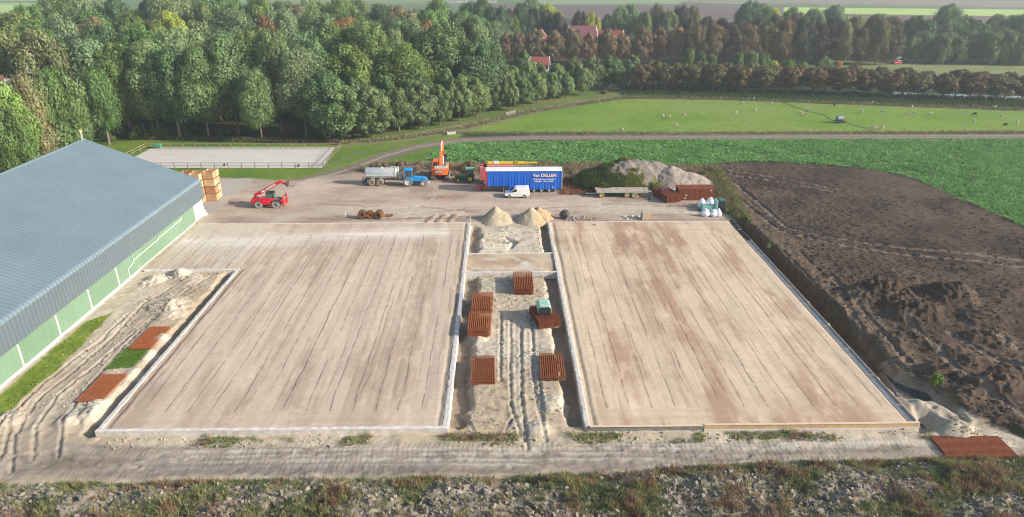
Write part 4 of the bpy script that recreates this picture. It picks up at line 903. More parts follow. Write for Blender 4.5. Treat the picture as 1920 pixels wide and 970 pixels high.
MB().box(1.0, 1.44, .6, 3.0, 2.2, 2.55).build('tool_box', mat('dusty_metal', (.35, .31, .26), .7), e, bevel=.03)
bmM = mat('boom_orange', (.82, .16, .04), .4, 0, .1, 2)
q = MB(); q.M = Matrix.Rotation(R(90), 4, 'Z'); q.prism([(2.2, 1.9), (2.7, 1.7), (5.0, 3.9), (7.6, 5.2), (7.4, 5.5), (4.5, 4.45), (2.3, 2.4)], -.28, .28); q.build('boom', bmM, e, bevel=.03)
q = MB(); q.M = Matrix.Rotation(R(90), 4, 'Z'); q.prism([(7.0, 5.75), (7.7, 5.5), (9.4, 2.6), (9.1, 2.4), (7.2, 4.7)], -.18, .18); q.build('dipper', bmM, e, bevel=.03)
for s in (-1, 1): MB().cyl((s*.42, 2.9, 1.9), (s*.40, 4.3, 3.5), .09).build('boom_ram', M_WPAINT, e)
MB().cyl((0, 4.4, 4.5), (0, 7.0, 5.7), .09).build('dipper_ram', M_WPAINT, e)
q = MB(); q.M = Matrix.Rotation(R(90), 4, 'Z'); q.prism([(9.0, 2.6), (9.7, 2.5), (10.1, 1.6), (9.5, 1.0), (8.6, 1.3), (9.1, 1.9)], -.65, .65); q.build('bucket', M_STEEL, e, bevel=.03)
# ---- telehandler facing right
x, y = P(484, 391); h = thing('red_telehandler', 'red telehandler with raised telescopic boom and grey tyres', 'telehandler', (x, y+1.0, 0))
M_TT = mat('grey_tyre', (.30, .30, .295), .9, 0, .2, 4)
for xx in (.15, 2.95):
    for s in (-1, 1): wheel(h, xx, s*.9, .60, .42, s, M_TT, mat('rim_dark', (.18, .18, .18), .6), True)
M_RED2 = mat('signal_red', (.50, .014, .025), .38, 0, .12, 1.5)
MB().prism([(-.95, .75), (-1.05, 1.5), (-.5, 1.62), (.9, 1.55), (2.3, 1.35), (2.4, .75)], -.62, .62).build('chassis', M_RED2, h, bevel=.05)
MB().box(-1.1, -.55, -1.05, 1.05, .7, 1.5, .05, .05).build('counterweight', mat('dark_red', (.38, .015, .03), .5), h, bevel=.05)
for s in (-1, 1):
    MB().prism([(.6, .62), (.55, 1.35), (1.9, 1.25), (2.25, .8), (2.2, .6)], *sorted((s*.62, s*1.08))).build('side_cover', M_RED2, h, bevel=.04)
    for xx in (.15, 2.95):
        pr = [(xx+math.cos(a)*.76, .6+math.sin(a)*.76) for a in np.linspace(R(150), R(30), 8)]+[(xx+math.cos(a)*.70, .6+math.sin(a)*.70) for a in np.linspace(R(30), R(150), 8)]
        MB().prism(pr, *sorted((s*.68, s*1.14))).build('mudguard', M_RED2 if xx < 1 else M_STEEL, h)
MB().box(2.3, 4.2, -.35, .35, .65, 1.05).build('front_frame', M_RED2, h, bevel=.04)
MB().box(4.05, 4.3, -1.0, 1.0, .45, 1.0, .02, .02).build('front_beam', M_RED2, h, bevel=.04)
for s in (-1, 1):
    MB().box(4.15, 4.45, *sorted((s*.85, s*1.1)), .35, 2.05, .03, .03).build('stabiliser', mat('light_red', (.58, .05, .05), .4), h, bevel=.03)
    MB().tube([(3.2, s*.4, 1.0), (4.2, s*.9, 1.75)], .07).build('stabiliser_ram', M_STEEL, h)
MB().box(1.15, 2.5, .05, 1.05, 1.3, 2.3, .12, .06).build('cab', mat('green_glass', (.05, .13, .10), .12, 0, .1, 1, 0, .7), h)
MB().box(1.15, 2.5, .0, 1.1, 2.3, 2.42, .1, .05).build('cab_roof', M_STEEL, h, bevel=.03)
for xx, yy in ((1.2, .06), (2.45, .06), (1.2, 1.04), (2.45, 1.04)): MB().box(xx-.04, xx+.04, yy-.04, yy+.04, 1.3, 2.3).build('cab_pillar', M_STEEL, h)
an = R(28); L1 = 4.6
def alongboom(m0, x0, x1, hw, z0, z1, nm, m):
    q = MB(); q.M = Matrix.Translation((-.35, -.25, 2.05)) @ Matrix.Rotation(-an, 4, 'Y'); q.box(x0, x1, -hw, hw, z0, z1); return q.build(nm, m, h, bevel=.02)
alongboom(0, -.2, 4.1, .24, -.26, .26, 'boom', M_RED2); alongboom(0, 4.1, 5.1, .19, -.2, .2, 'boom_extension', M_RED2)
for xx in (1.3,): 
    o = link('lettering', text_mesh('MANITOU', .42, .006, 0, .012), M_WPAINT, h); o.matrix_local = Matrix.Translation((-.35, -.25, 2.05)) @ Matrix.Rotation(-an, 4, 'Y') @ Matrix.Translation((3.1, -.256, 0)) @ Matrix.Rotation(R(90), 4, 'X')
    o = MB().box(1.3, 1.9, -.262, -.25, -.12, .12); o.M = Matrix.Identity(4); o = o.build('badge', M_WPAINT, h); o.matrix_local = Matrix.Translation((-.35, -.25, 2.05)) @ Matrix.Rotation(-an, 4, 'Y')
bx, bz = -.35+5.1*math.cos(an), 2.05+5.1*math.sin(an)
MB().prism([(bx-.3, bz+.2), (bx+.1, bz+.15), (bx+1.0, bz-.55), (bx+.85, bz-.75), (bx-.2, bz-.25)], -.42, -.08).build('boom_head', mat('light_red', (.58, .05, .05), .4), h, bevel=.02)
MB().box(bx+.85, bx+1.05, -.8, .35, bz-.85, bz-.2).build('carriage', mat('dark_brown_steel', (.08, .04, .04), .6), h, bevel=.02); MB().box(bx+1.0, bx+1.15, -.8, .35, bz-.5, bz-.0).build('fork_frame', mat('dark_brown_steel', (.08, .04, .04), .6), h)
for yy in (-.7, .2): MB().box(bx+1.05, bx+2.1, yy-.06, yy+.06, bz-.86, bz-.82).build('fork', mat('dark_brown_steel', (.08, .04, .04), .6), h)
MB().box(.55, 1.15, -1.0, -.64, 1.0, 1.2).build('badge', M_WPAINT, h); MB().tube([(-.4, -.5, 1.6), (.1, -.55, 2.1), (.6, -.5, 1.75)], .04).build('hose', mat('pale_hose', (.6, .5, .5), .6), h); MB().box(-.5, .2, -.6, -.3, 1.55, 1.75).build('hydraulic_block', M_STEEL, h)
MB().lathe([(0, 0), (.2, 0), (.22, .1), (.12, .2), (0, .22)], 'z', (.5, .3, 2.5), 10).build('engine_intake', M_WPAINT, h)
# ---- flat farm wagon
x, y = P(1118, 372.5); w = thing('flat_wagon', 'long flat farm wagon with worn plank deck and yellow wheel hubs', 'wagon', (x, y+.25, 0))
MB().box(0, 9.2, 0, 2.45, 1.06, 1.17).build('deck', mat('worn_planks', (.36, .32, .27), .85, 0, .5, 1.1, .3, .3, (.19, .12, .10)), w, bevel=.01)
MB().box(.02, 9.18, -.04, -.005, .92, 1.15).build('side_rail', mat('pale_green_steel', (.30, .38, .31), .6, 0, .2), w); MB().box(.02, 9.18, 2.46, 2.49, .92, 1.15).build('side_rail', mat('pale_green_steel', (.30, .38, .31), .6), w)
for yy in (.6, 1.7): MB().box(.1, 9.1, yy, yy+.15, .82, 1.055).build('beam', M_STEEL, w)
for xx in (.95, 5.35, 6.6):
    MB().box(xx-.08, xx+.08, .2, 2.25, .4, .56).build('axle', M_STEEL, w)
    for s, yy in ((-1, .14), (1, 2.3)): wheel(w, xx, yy, .48, .3, s, M_DTYRE, M_YEL)
MB().tube([(.8, 1.2, .5), (-1.7, 1.2, .5)], .07).build('drawbar', M_GALV, w); MB().tube([(.8, .6, .5), (-.9, 1.2, .5)], .05).build('drawbar_brace', M_GALV, w)
# ---- person at the wagon's end
def skin_body(name, verts, edges, radii, m, parent, sub=2):
    me = bpy.data.meshes.new(name); me.from_pydata(verts, edges, []); o = bpy.data.objects.new(name, me); COL.objects.link(o)
    sk = o.modifiers.new('s', 'SKIN'); ss = o.modifiers.new('u', 'SUBSURF'); ss.levels = sub; ss.render_levels = sub
    for i, r_ in enumerate(radii):
        rr_ = r_ if isinstance(r_, tuple) else (r_, r_); me.skin_vertices[0].data[i].radius = rr_
    me.skin_vertices[0].data[0].use_root = True
    dg = bpy.context.evaluated_depsgraph_get(); m2 = bpy.data.meshes.new_from_object(o.evaluated_get(dg)); bpy.data.objects.remove(o); m2.name = name
    m2.polygons.foreach_set('use_smooth', np.full(len(m2.polygons), True)); m2.materials.clear()
    return link(name, m2, m, parent)
x, y = P(1217.5, 374.5); p = thing('person', 'person in dark work clothes standing at the right end of the flat wagon', 'person', (x, y, 0), R(200))
M_SKIN = mat('skin', (.55, .33, .24), .6); M_NAVY = mat('navy_cloth', (.015, .02, .045), .85)
jv = [(0, 0, .95), (0, 0, 1.12), (0, 0, 1.32), (0, 0, 1.47), (0, 0, 1.53), (0, .01, 1.63), (0, .01, 1.74), (.17, 0, 1.42), (.23, .02, 1.15), (.22, .16, .94), (.22, .2, .86), (-.17, 0, 1.42), (-.30, .18, 1.26), (-.26, .42, 1.2), (-.26, .5, 1.19), (.1, 0, .9), (.11, .02, .5), (.12, -.02, .1), (.12, .12, .04), (-.1, 0, .9), (-.11, .02, .5), (-.12, -.02, .1), (-.12, .12, .04)]
je = [(0, 1), (1, 2), (2, 3), (3, 4), (4, 5), (5, 6), (3, 7), (7, 8), (8, 9), (9, 10), (3, 11), (11, 12), (12, 13), (13, 14), (0, 15), (15, 16), (16, 17), (17, 18), (0, 19), (19, 20), (20, 21), (21, 22)]
jr = [(.14, .11), (.14, .10), (.17, .11), (.10, .08), .055, (.075, .09), (.07, .085), .055, .043, .035, .03, .055, .043, .035, .03, .09, .06, .042, .04, .09, .06, .042, .04]
skin_body('body', jv, je, jr, M_SKIN, p)
ci = [0, 1, 2, 3, 7, 8, 9, 11, 12, 13]; mp_ = {k: i for i, k in enumerate(ci)}
skin_body('jacket', [jv[i] for i in ci], [(mp_[a], mp_[b_]) for a, b_ in je if a in mp_ and b_ in mp_], [(jr[i][0]+.025, jr[i][1]+.025) if isinstance(jr[i], tuple) else jr[i]+.02 for i in ci], M_NAVY, p)
ci = [0, 15, 16, 17, 19, 20, 21]; mp_ = {k: i for i, k in enumerate(ci)}
skin_body('trousers', [jv[i] for i in ci], [(mp_[a], mp_[b_]) for a, b_ in je if a in mp_ and b_ in mp_], [(jr[i][0]+.015, jr[i][1]+.015) if isinstance(jr[i], tuple) else jr[i]+.02 for i in ci], mat('black_cloth', (.012, .013, .02), .9), p)
for s in (-1, 1): MB().box(s*.12-.05, s*.12+.05, -.09, .19, 0, .11, .01, .01).build('boot', M_STEEL, p, True, .02)
MB().lathe([(0, .125), (.07, .10), (.098, .04), (.1, -.02), (.085, -.06)], 'z', (0, -.005, 1.71), 14).build('hair', mat('dark_hair', (.03, .02, .015), .8), p, True)
MB().box(-.11, .11, -.15, -.135, 1.22, 1.4).build('back_print', M_WPAINT, p)

# ================================================================= STACKS OF REINFORCING MESH
M_RUST = mat('rust', (.28, .088, .032), .9, 0, .3, 2.2, 0, .15, (.17, .052, .022)); M_RUST2 = mat('bright_rust', (.34, .108, .035), .9, 0, .25, 2.2, 0, .15, (.22, .07, .026)); M_RUSTD = mat('dark_rust', (.22, .066, .03), .9, 0, .3, 2., 0, .15, (.12, .038, .022))
def panel_mesh(wd, ln, m, nb, bar=.05, up=.05):
    q = MB(); nb_ = nb
    for i in range(nb_+1):
        x = -wd/2+wd*i/nb_; q.box(x-bar, x+bar, -ln/2, ln/2, 0, up)
    k = int(ln/1.2)
    for i in range(k+1):
        y = -ln/2+.02+(ln-.04)*i/k; q.box(-wd/2-.04, wd/2+.04, y-.012, y+.012, up*.45, up*.8)
    me = q.mesh('mesh_panel'); me.materials.append(m); return me
def mesh_stack(label, px, py, n, rz=0., wd=2.35, ln=5., m=M_RUST, z0=None, step=.085, nb=11, jit=.03, lean=0., by_z=0., bar=.05):
    x, y = P(px, py, by_z); z = hz(x, y) if z0 is None else z0
    t = thing('mesh_bundle', label, 'steel mesh', (x, y, z+.02), R(rz), 'bundles of rusty reinforcing mesh')
    me = panel_mesh(wd, ln, m, nb, bar, step*.62)
    for zz in (-1, 0, 1):
        MB().box(-wd/2, wd/2, zz*ln*.38-.05, zz*ln*.38+.05, -.25, .02).build('bearer', mat('weathered_board', (.40, .35, .30), .8), t)
    for i in range(n):
        o = bpy.data.objects.new('mesh_panel', me); COL.objects.link(o); o.parent = t
        o.location = (random.uniform(-jit, jit)*.2+lean*i, random.uniform(-jit, jit)*2.5, .03+i*step); o.rotation_euler = (0, 0, random.uniform(-.006, .006))
    return t
mesh_stack('tall rusty mesh bundle touching the cross beam, farthest in the aisle', 981, 536, 13, 0, 2.3, 4.6, M_RUST)
mesh_stack('rusty mesh bundle at the aisle left, upper one of the two touching', 905, 570, 7, -1, 2.35, 4.4, M_RUST2)
mesh_stack('thick rusty mesh bundle at the aisle left, lower one of the two touching', 900, 615, 11, -1, 2.35, 4.3, M_RUST2)
mesh_stack('rusty mesh bundle nearest the road on the left side of the aisle', 906, 694, 5, 1, 2.2, 4.7, M_RUST)
mesh_stack('rusty mesh bundle nearest the road on the right side of the aisle', 1035, 689, 5, -1, 2.3, 4.6, M_RUST)
s6 = mesh_stack('rusty mesh bundle in the aisle carrying the green wrapped bale', 1021, 599, 12, 14, 2.35, 4.0, M_RUSTD)
mesh_stack('flat bright rusty mesh bundle nearer the white sand lumps beside the shed', 281, 633, 3, -1.5, 2.2, 4.8, M_RUST2, nb=9, bar=.036, step=.05)
mesh_stack('flat bright rusty mesh bundle nearer the road beside the shed', 192, 726, 3, -1.5, 2.3, 4.6, M_RUST2, nb=9, bar=.036, step=.05)
mesh_stack('wide rusty mesh bundle beside the haul road at the right', 1826, 838, 3, 88.5, 2.7, 5.9, M_RUSTD, nb=18, bar=.04, by_z=-.3)
s10 = mesh_stack('dark rusty mesh stack right of the person with a black roll on top', 1249, 372, 15, 18, 2.6, 5.0, M_RUSTD)
mesh_stack('widest dark rusty mesh stack at the far right of the yard', 1303, 372, 22, 90, 2.4, 6.2, M_RUSTD, nb=14, lean=.03)
for i, (dx, dz) in enumerate(((-2.1, .5), (-1.95, 1.0), (2.35, 1.75))):
    x, y = P(1303, 372); o = MB().box(-.12, .12, -.01, .01, -.09, .09).build('paper_tag', M_WPAINT); o.location = (x+dx, y-1.42+.03*0-(0 if i < 2 else -.3), dz); o.rotation_euler = (0, .4, 0)
    tag(o, ['lowest white tag on the widest rusty mesh stack', 'middle white tag on the widest rusty mesh stack', 'white tag at the top right of the widest rusty mesh stack'][i], 'tag')
# green wrapped bale
M_WRAP = mat('mint_wrap', (.30, .50, .42), .3, 0, .12, 2, .2, .6)
def bale(label, x, y, z, L, W_, H_, rz):
    t = thing('wrapped_bale', label, 'bale', (x, y, z), rz)
    pr = [(-W_/2, .12), (-W_/2+.1, 0), (W_/2-.1, 0), (W_/2, .12), (W_/2, H_-.2), (W_/2-.22, H_), (-W_/2+.22, H_), (-W_/2, H_-.2)]
    MB().prism(pr, -L/2+.05, L/2).build('wrap', M_WRAP, t, bevel=.05); MB().prism([(a*.93, .05+b_*.9) for a, b_ in pr], -L/2-.1, -L/2+.06).build('end_face', M_BLACK, t, bevel=.04)
    MB().box(-.35, .25, -.1, .0, H_-.0, H_+.012).build('label_patch', mat('grey_patch', (.2, .3, .27), .6), t)
    return t
zs = s6.location.z+.03+12*.085
bale('mint green wrapped bale with black end on a rusty mesh bundle', s6.location.x-.1, s6.location.y+.3, zs, 2.0, 1.5, 1.0, R(3))
zs = s10.location.z+.03+15*.085; t = thing('foil_roll', 'black foil roll lying on the dark rusty mesh stack', 'roll', (s10.location.x-.5, s10.location.y+.4, zs+.2), R(60))
MB().cyl((-1, 0, 0), (1, 0, 0), .2, .2, 14).build('roll', mat('blue_black_foil', (.02, .03, .06), .35), t); MB().cyl((-1.02, 0, 0), (1.02, 0, 0), .07, .07, 10).build('core', mat('card', (.35, .25, .15), .8), t)

# ================================================================= CRATES
M_CRT = [mat('crate_wood', (.50, .30, .16), .8, 0, .2, 1.5), mat('crate_wood_pale', (.58, .39, .23), .8, 0, .2, 1.5), mat('crate_wood_red', (.42, .22, .115), .8, 0, .2, 1.5)]
def crate_mesh(m):
    W_, D_, H_ = 1.72, 1.25, 1.28; me_all = []
    q = MB()
    for k in range(6):
        z = .14+k*.185
        q.box(0, W_, 0, .03, z, z+.17); q.box(0, W_, D_-.03, D_, z, z+.17); q.box(0, .03, .03, D_-.03, z, z+.17); q.box(W_-.03, W_, .03, D_-.03, z, z+.17)
    side = q.mesh('slatted_side'); side.materials.append(m)
    q = MB()
    q.box(0, .07, 0, .07, .0, H_-.03)
    post = q.mesh('corner_post'); post.materials.append(mat('crate_post', (.36, .21, .11), .85))
    q = MB().box(.03, W_-.03, .03, D_-.03, .14, .17)
    for y in (.03, D_/2-.05, D_-.13): q.box(.1, W_-.1, y, y+.1, 0, .138)
    bot = q.mesh('bottom'); bot.materials.append(M_CRT[2]); return [('slatted_side', side), ('corner_post', post), ('bottom', bot)]
CM = [crate_mesh(m) for m in M_CRT]
cx, cy = P(388.5, 378)
cols_ = [(0, 0, 4, 'front right crate stack'), (0, 1.32, 4, 'back right crate stack'), (-1.8, -.0, 4, 'crate stack left of the front one'), (-1.8, -1.35, 4, 'crate stack nearest the shed gable'), (-3.6, 0, 4, 'leftmost crate stack')]
lv = ['bottom crate', 'second crate up', 'third crate up', 'top open crate']
for dx, dy, n, nm in cols_:
    for k in range(n):
        t = thing('potato_crate', f'{lv[k]} of the wooden {nm} behind the shed', 'crate', (cx+dx+random.uniform(-.03, .03), cy+dy+random.uniform(-.03, .03), k*1.29+.01), random.uniform(-.02, .02), 'wooden potato crates stacked behind the shed')
        for nm2, me in CM[(k+int(abs(dx)*2)+random.randint(0, 2)) % 3]:
            for ps in ([(.03, .03), (1.62, .03), (.03, 1.15), (1.62, 1.15)] if nm2 == 'corner_post' else [(0, 0)]):
                o = bpy.data.objects.new(nm2, me); COL.objects.link(o); o.parent = t; o.location = (*ps, 0)
# ================================================================= SMALL YARD THINGS
def coil(label, px, py, m, R_=.62, w_=1.1, rz=0., tilt=0., n=7, cr=.09):
    x, y = P(px, py); t = thing('pipe_coil', label, 'pipe coil', (x, y, hz(x, y)+R_), rz)
    q = MB(); N_ = 26
    for ring in range(3):
        rad = R_-cr-ring*cr*1.5
        for k in range(n):
            xx = -w_/2+w_*k/(n-1)
            pts = [(xx, math.cos(a)*rad, math.sin(a)*rad) for a in np.linspace(0, 2*math.pi, N_)]; q.tube(pts, cr, 5)
    o = q.build('windings', m, t, True); o.rotation_euler = (0, tilt, 0)
    q = MB()
    for a in (0, 2.1, 4.2):
        q.box(-w_/2-.1, w_/2+.1, math.cos(a)*R_-.03, math.cos(a)*R_+.03, math.sin(a)*R_-.03, math.sin(a)*R_+.03)
    q.build('strap', M_BLACK, t); return t
M_COCO = mat('coir_brown', (.17, .075, .03), .95, 0, .35, 5, .4)
coil('left of the three brown coir drain coils', 680, 409, M_COCO, .66, .95, R(88)); coil('middle of the three brown coir drain coils', 694.5, 409, M_COCO, .62, .8, R(93)); coil('right of the three brown coir drain coils', 711, 409, M_COCO, .66, 1.1, R(80))
coil('grey black coil of drain pipe right of the sand cones', 1058, 410, mat('grey_pipe', (.09, .085, .095), .6), .72, .7, R(62), 0, 5, .09)
def rubble(label, px, py, n, r, m, s=(.06, .22), name='rubble_pile'):
    x0, y0 = P(px, py); q = MB()
    for k in range(n):
        a = random.uniform(0, 6.3); d = r*random.random()**.6; s_ = random.uniform(*s); q.M = Matrix.Translation((math.cos(a)*d*1.5, math.sin(a)*d, s_*.3)) @ Matrix.Rotation(random.uniform(0, 3), 4, Vector((random.random(), random.random(), random.random())).normalized())
        q.box(-s_, s_, -s_*.7, s_*.7, -s_*.5, s_*.5, s_*.2, s_*.2)
    o = q.build(name, m); o.location = (x0, y0, hz(x0, y0)); tag(o, label, 'rubble', None, 'stuff'); return o
rubble('scattered brown scrap right of the brown coils', 727, 405, 26, .8, M_COCO)
rubble('loose dark rubble beside the grey black pipe coil', 1074, 411, 60, 1.1, mat('rubble_grey', (.26, .23, .20), .9, 0, .3))
rubble('small pale rubble heap left of the grey slab', 1184, 408, 34, .9, mat('rubble_pale', (.5, .46, .4), .9))
rubble('brown clods on the yard behind the sand pads', 1100, 414, 40, 2.2, mat('rubble_brown', (.3, .22, .15), .9))
rubble('reddish lumps on the yard in front of the excavator', 827, 372, 30, 1.6, mat('rubble_red', (.34, .19, .12), .9), (.05, .12))
x, y = P(1211, 410); t = thing('leaning_slab', 'grey square slab standing beside a sandy board at the pad edge', 'slab', (x, y, 0), R(8))
MB().box(-.75, -.62, -.5, .5, 0, 1.1).build('slab', mat('grey_slab', (.32, .33, .33), .8), t, bevel=.01); q = MB(); q.M = Matrix.Rotation(R(18), 4, 'X'); q.box(-.5, .8, -.1, -.04, 0, 1.2); q.build('board', mat('sandy_board', (.52, .41, .30), .85), t)
MB().box(-.6, .9, .3, .5, 0, .16).build('foot', mat('sandy_board', (.52, .41, .30), .85), t)
# big bags
def bigbag(label, px, py, r=.75, h=.85, seed=0):
    x, y = P(px, py); n = 40; rng = random.Random(seed); bm = bmesh.new(); bmesh.ops.create_icosphere(bm, subdivisions=4, radius=1)
    for v_ in bm.verts:
        c = v_.co; k = max(abs(c.x), abs(c.y)); f_ = 1/(k**.5+.35) if k > .2 else 1
        nz_ = math.sin(c.x*7+seed)*math.sin(c.y*8+seed*2)*math.cos(c.z*6)*.10+math.sin(c.x*15+seed*3+c.z*13)*math.sin(c.y*17)*.05
        top = max(0, c.z-.72)
        v_.co = (c.x*r*(1+nz_), c.y*r*.85*(1+nz_), max(0, (c.z+.62)*h*.62*(1+nz_)+top*1.0))
    me = bpy.data.meshes.new('bag'); bm.to_mesh(me); bm.free(); me.polygons.foreach_set('use_smooth', np.full(len(me.polygons), True))
    o = link('big_bag', me, mat('white_bag', (.78, .80, .82), .6, 0, .05, 5, .5)); o.location = (x, y, 0); o.rotation_euler = (0, 0, seed); tag(o, label, 'bag', 'white big bags around the green wrapped pallet'); return o
bigbag('white bag at the far left of the green and black pallet', 1315, 389, .8, 1.25, 1); bigbag('white bag behind the green and black pallet', 1331, 386, .75, 1.2, 2)
bigbag('small peaked white bag in front of the green pallet, left one', 1322, 405, .72, .95, 3); bigbag('small white bag in front of the black pallet end, left of the last', 1338, 405, .68, .85, 4); bigbag('small white bag in front of the black pallet end, rightmost', 1346, 404.5, .62, .9, 5)
x, y = P(1335, 396); t = thing('wrapped_pallet', 'pallet of black goods in torn green wrap beside the white bags', 'pallet', (x, y, 0))
MB().box(-1.9, 2.2, -.6, .9, 0, .15).build('pallet_base', mat('dark_wood', (.08, .06, .05), .9), t); MB().box(-1.8, .4, -.4, .7, .15, 1.0, .05, .05).build('green_wrap', mat('sea_green_wrap', (.18, .42, .38), .35, 0, .15, 2, .3), t, bevel=.06)
MB().box(.3, .75, -.55, .8, .15, 1.95, .04, .05).build('green_wrap', mat('sea_green_wrap', (.18, .42, .38), .35), t, bevel=.06)
for k in range(5): MB().box(.78, 2.0, -.5, .75, .15+k*.34, .15+k*.34+.31, .03, .03).build('black_block', M_BLACK, t, bevel=.06)
MB().box(.9, 1.9, -.3, .6, 1.86, 2.02, .1, .1).build('top_wrap', mat('dark_green_wrap', (.04, .16, .14), .4), t, bevel=.04)
MB().box(-1.3, -1.24, .2, .26, 1, 1.75).build('corner_stick', M_TIMB, t); MB().box(.55, .61, .2, .26, 1.9, 2.3).build('corner_stick', M_TIMB, t)
# lamp post, barrel, plank pile left of the shed roof
x, y = P(100, 316); t = thing('street_lamp', 'thin lamp post with white head among the trees left of the shed', 'street lamp', (x, y, 0))
MB().cyl((0, 0, 0), (-.1, 0, 7.6), .10, .05, 8).build('pole', M_STEEL, t); MB().box(-.9, .1, -.12, .12, 7.55, 7.7, .05, .03).build('lamp_head', M_WPAINT, t)
x, y = P(272, 252); t = thing('blue_barrel', 'small blue drum hung in the dark under the poplars', 'barrel', (x, y, 0)); MB().lathe([(0, 0), (.35, 0), (.4, .1), (.4, 1.0), (.35, 1.1), (0, 1.1)], 'z', (0, 0, 1.2), 14).build('drum', mat('drum_blue', (.03, .2, .6), .4), t, True); MB().box(-.5, .5, -.5, .5, 0, 1.2).build('stand', M_POST, t)
x, y = P(14, 335); t = thing('timber_pile', 'pile of grey timber beams left of the shed roof', 'timber', (x, y, 0), R(12))
for k in range(4):
    for j in range(5): MB().box(-3+random.uniform(-.3, .3), 3+random.uniform(-.3, .3), j*.42, j*.42+.36, k*.32, k*.32+.28).build('timber_beam', mat('grey_board', (.40, .40, .43), .7), t)
# sheep
def sheep_mesh(graze):
    v_ = [(0, 0, .62), (.32, 0, .64), (.5, 0, .72 if not graze else .55), (.66, 0, .84 if not graze else .30), (.82, 0, .78 if not graze else .14), (-.34, 0, .62), (.28, .14, .4), (.28, .14, .05), (.28, -.14, .4), (.28, -.14, .05), (-.32, .14, .42), (-.34, .14, .05), (-.32, -.14, .42), (-.34, -.14, .05)]
    e_ = [(0, 1), (1, 2), (2, 3), (3, 4), (0, 5), (1, 6), (6, 7), (1, 8), (8, 9), (5, 10), (10, 11), (5, 12), (12, 13)]
    r_ = [(.27, .25), (.25, .23), .15, .10, .055, (.24, .22), .06, .035, .06, .035, .07, .035, .07, .035]
    o = skin_body('sheep', v_, e_, r_, None, None, 1); me = o.data; bpy.data.objects.remove(o); return me
SM = [sheep_mesh(True), sheep_mesh(False)]
me = SM[0].copy(); SB = me; SM[0].materials.clear(); SB.materials.clear(); SM[0].materials.append(mat('wool', (.50, .46, .38), .95, 0, .1, 6, .4)); SM[1].materials.clear(); SM[1].materials.append(mat('wool', (.66, .60, .50), .95)); SB.materials.append(mat('dark_wool', (.03, .022, .018), .95))
shp = [(1284, 218), (1379, 213.5), (1391, 195), (1414, 187.5), (1416, 208), (1444, 196), (1510, 217), (1501, 214), (1518, 210), (1616, 212), (1634.5, 195.5), (1653, 212.5), (1699, 216), (1711, 215), (1710, 202), (1745, 216), (1807, 216), (1825, 201), (1843, 202), (1864, 204), (1827, 230), (1877, 220), (1907, 233), (1641, 241), (1637, 243), (1654, 243), (1243, 220.5), (1254, 220.5), (1268, 237), (1164.5, 246)]
ORD = ['first', 'second', 'third', 'fourth', 'fifth', 'sixth', 'seventh', 'eighth', 'ninth', 'tenth', 'eleventh', 'twelfth', 'thirteenth', 'fourteenth', 'fifteenth', 'sixteenth', 'seventeenth', 'eighteenth', 'nineteenth', 'twentieth', 'twenty-first', 'twenty-second', 'twenty-third', 'twenty-fourth', 'twenty-fifth', 'twenty-sixth', 'twenty-seventh', 'twenty-eighth', 'twenty-ninth', 'thirtieth']
for i, (px, py) in enumerate(sorted(shp)):
    x, y = P(px, py); o = bpy.data.objects.new('sheep', SM[i % 2]); COL.objects.link(o); o.location = (x, y, 0); o.rotation_euler = (0, 0, random.uniform(0, 6.28)); s_ = random.uniform(.82, .98); o.scale = (s_, s_, s_)
    tag(o, f'white sheep in the pasture, {ORD[i]} white one counting from the left', 'sheep', 'sheep grazing in the pasture')
for px, py, lb in ((1564, 200, 'dark brown sheep in the pasture near the canal bank'), (1885, 237, 'dark brown sheep in the pasture near the right edge by the track'), (1828, 217, 'dark brown sheep lying in the middle of the right pasture')):
    x, y = P(px, py); o = bpy.data.objects.new('sheep', SB); COL.objects.link(o); o.location = (x, y, 0); o.rotation_euler = (0, 0, random.uniform(0, 6.28)); tag(o, lb, 'sheep', 'sheep grazing in the pasture')
# ================================================================= TREES
def leaf_mat():
    m = bpy.data.materials.new('foliage'); m.use_nodes = True; nt = m.node_tree; N = nt.nodes; L = nt.links; N.clear()
    oi = N.new('ShaderNodeObjectInfo'); at = N.new('ShaderNodeAttribute'); at.attribute_name = 'Col'
    mul = N.new('ShaderNodeMix'); mul.data_type = 'RGBA'; mul.blend_type = 'MULTIPLY'; mul.inputs['Factor'].default_value = 1
    L.new(oi.outputs['Color'], mul.inputs['A']); L.new(at.outputs['Color'], mul.inputs['B'])
    d = N.new('ShaderNodeBsdfDiffuse'); t = N.new('ShaderNodeBsdfTranslucent'); g = N.new('ShaderNodeBsdfGlossy'); g.inputs['Roughness'].default_value = .45
    L.new(mul.outputs['Result'], d.inputs['Color']); L.new(mul.outputs['Result'], t.inputs['Color']); g.inputs['Color'].default_value = (.9, 1, .9, 1)
    a = N.new('ShaderNodeMixShader'); a.inputs[0].default_value = .25; L.new(d.outputs[0], a.inputs[1]); L.new(t.outputs[0], a.inputs[2])
    b = N.new('ShaderNodeMixShader'); b.inputs[0].default_value = .02; L.new(a.outputs[0], b.inputs[1]); L.new(g.outputs[0], b.inputs[2])
    o = N.new('ShaderNodeOutputMaterial'); L.new(b.outputs[0], o.inputs[0]); return m
M_LEAF = leaf_mat(); M_BARK = mat('bark', (.16, .135, .11), .9, 0, .3, 3, .5)
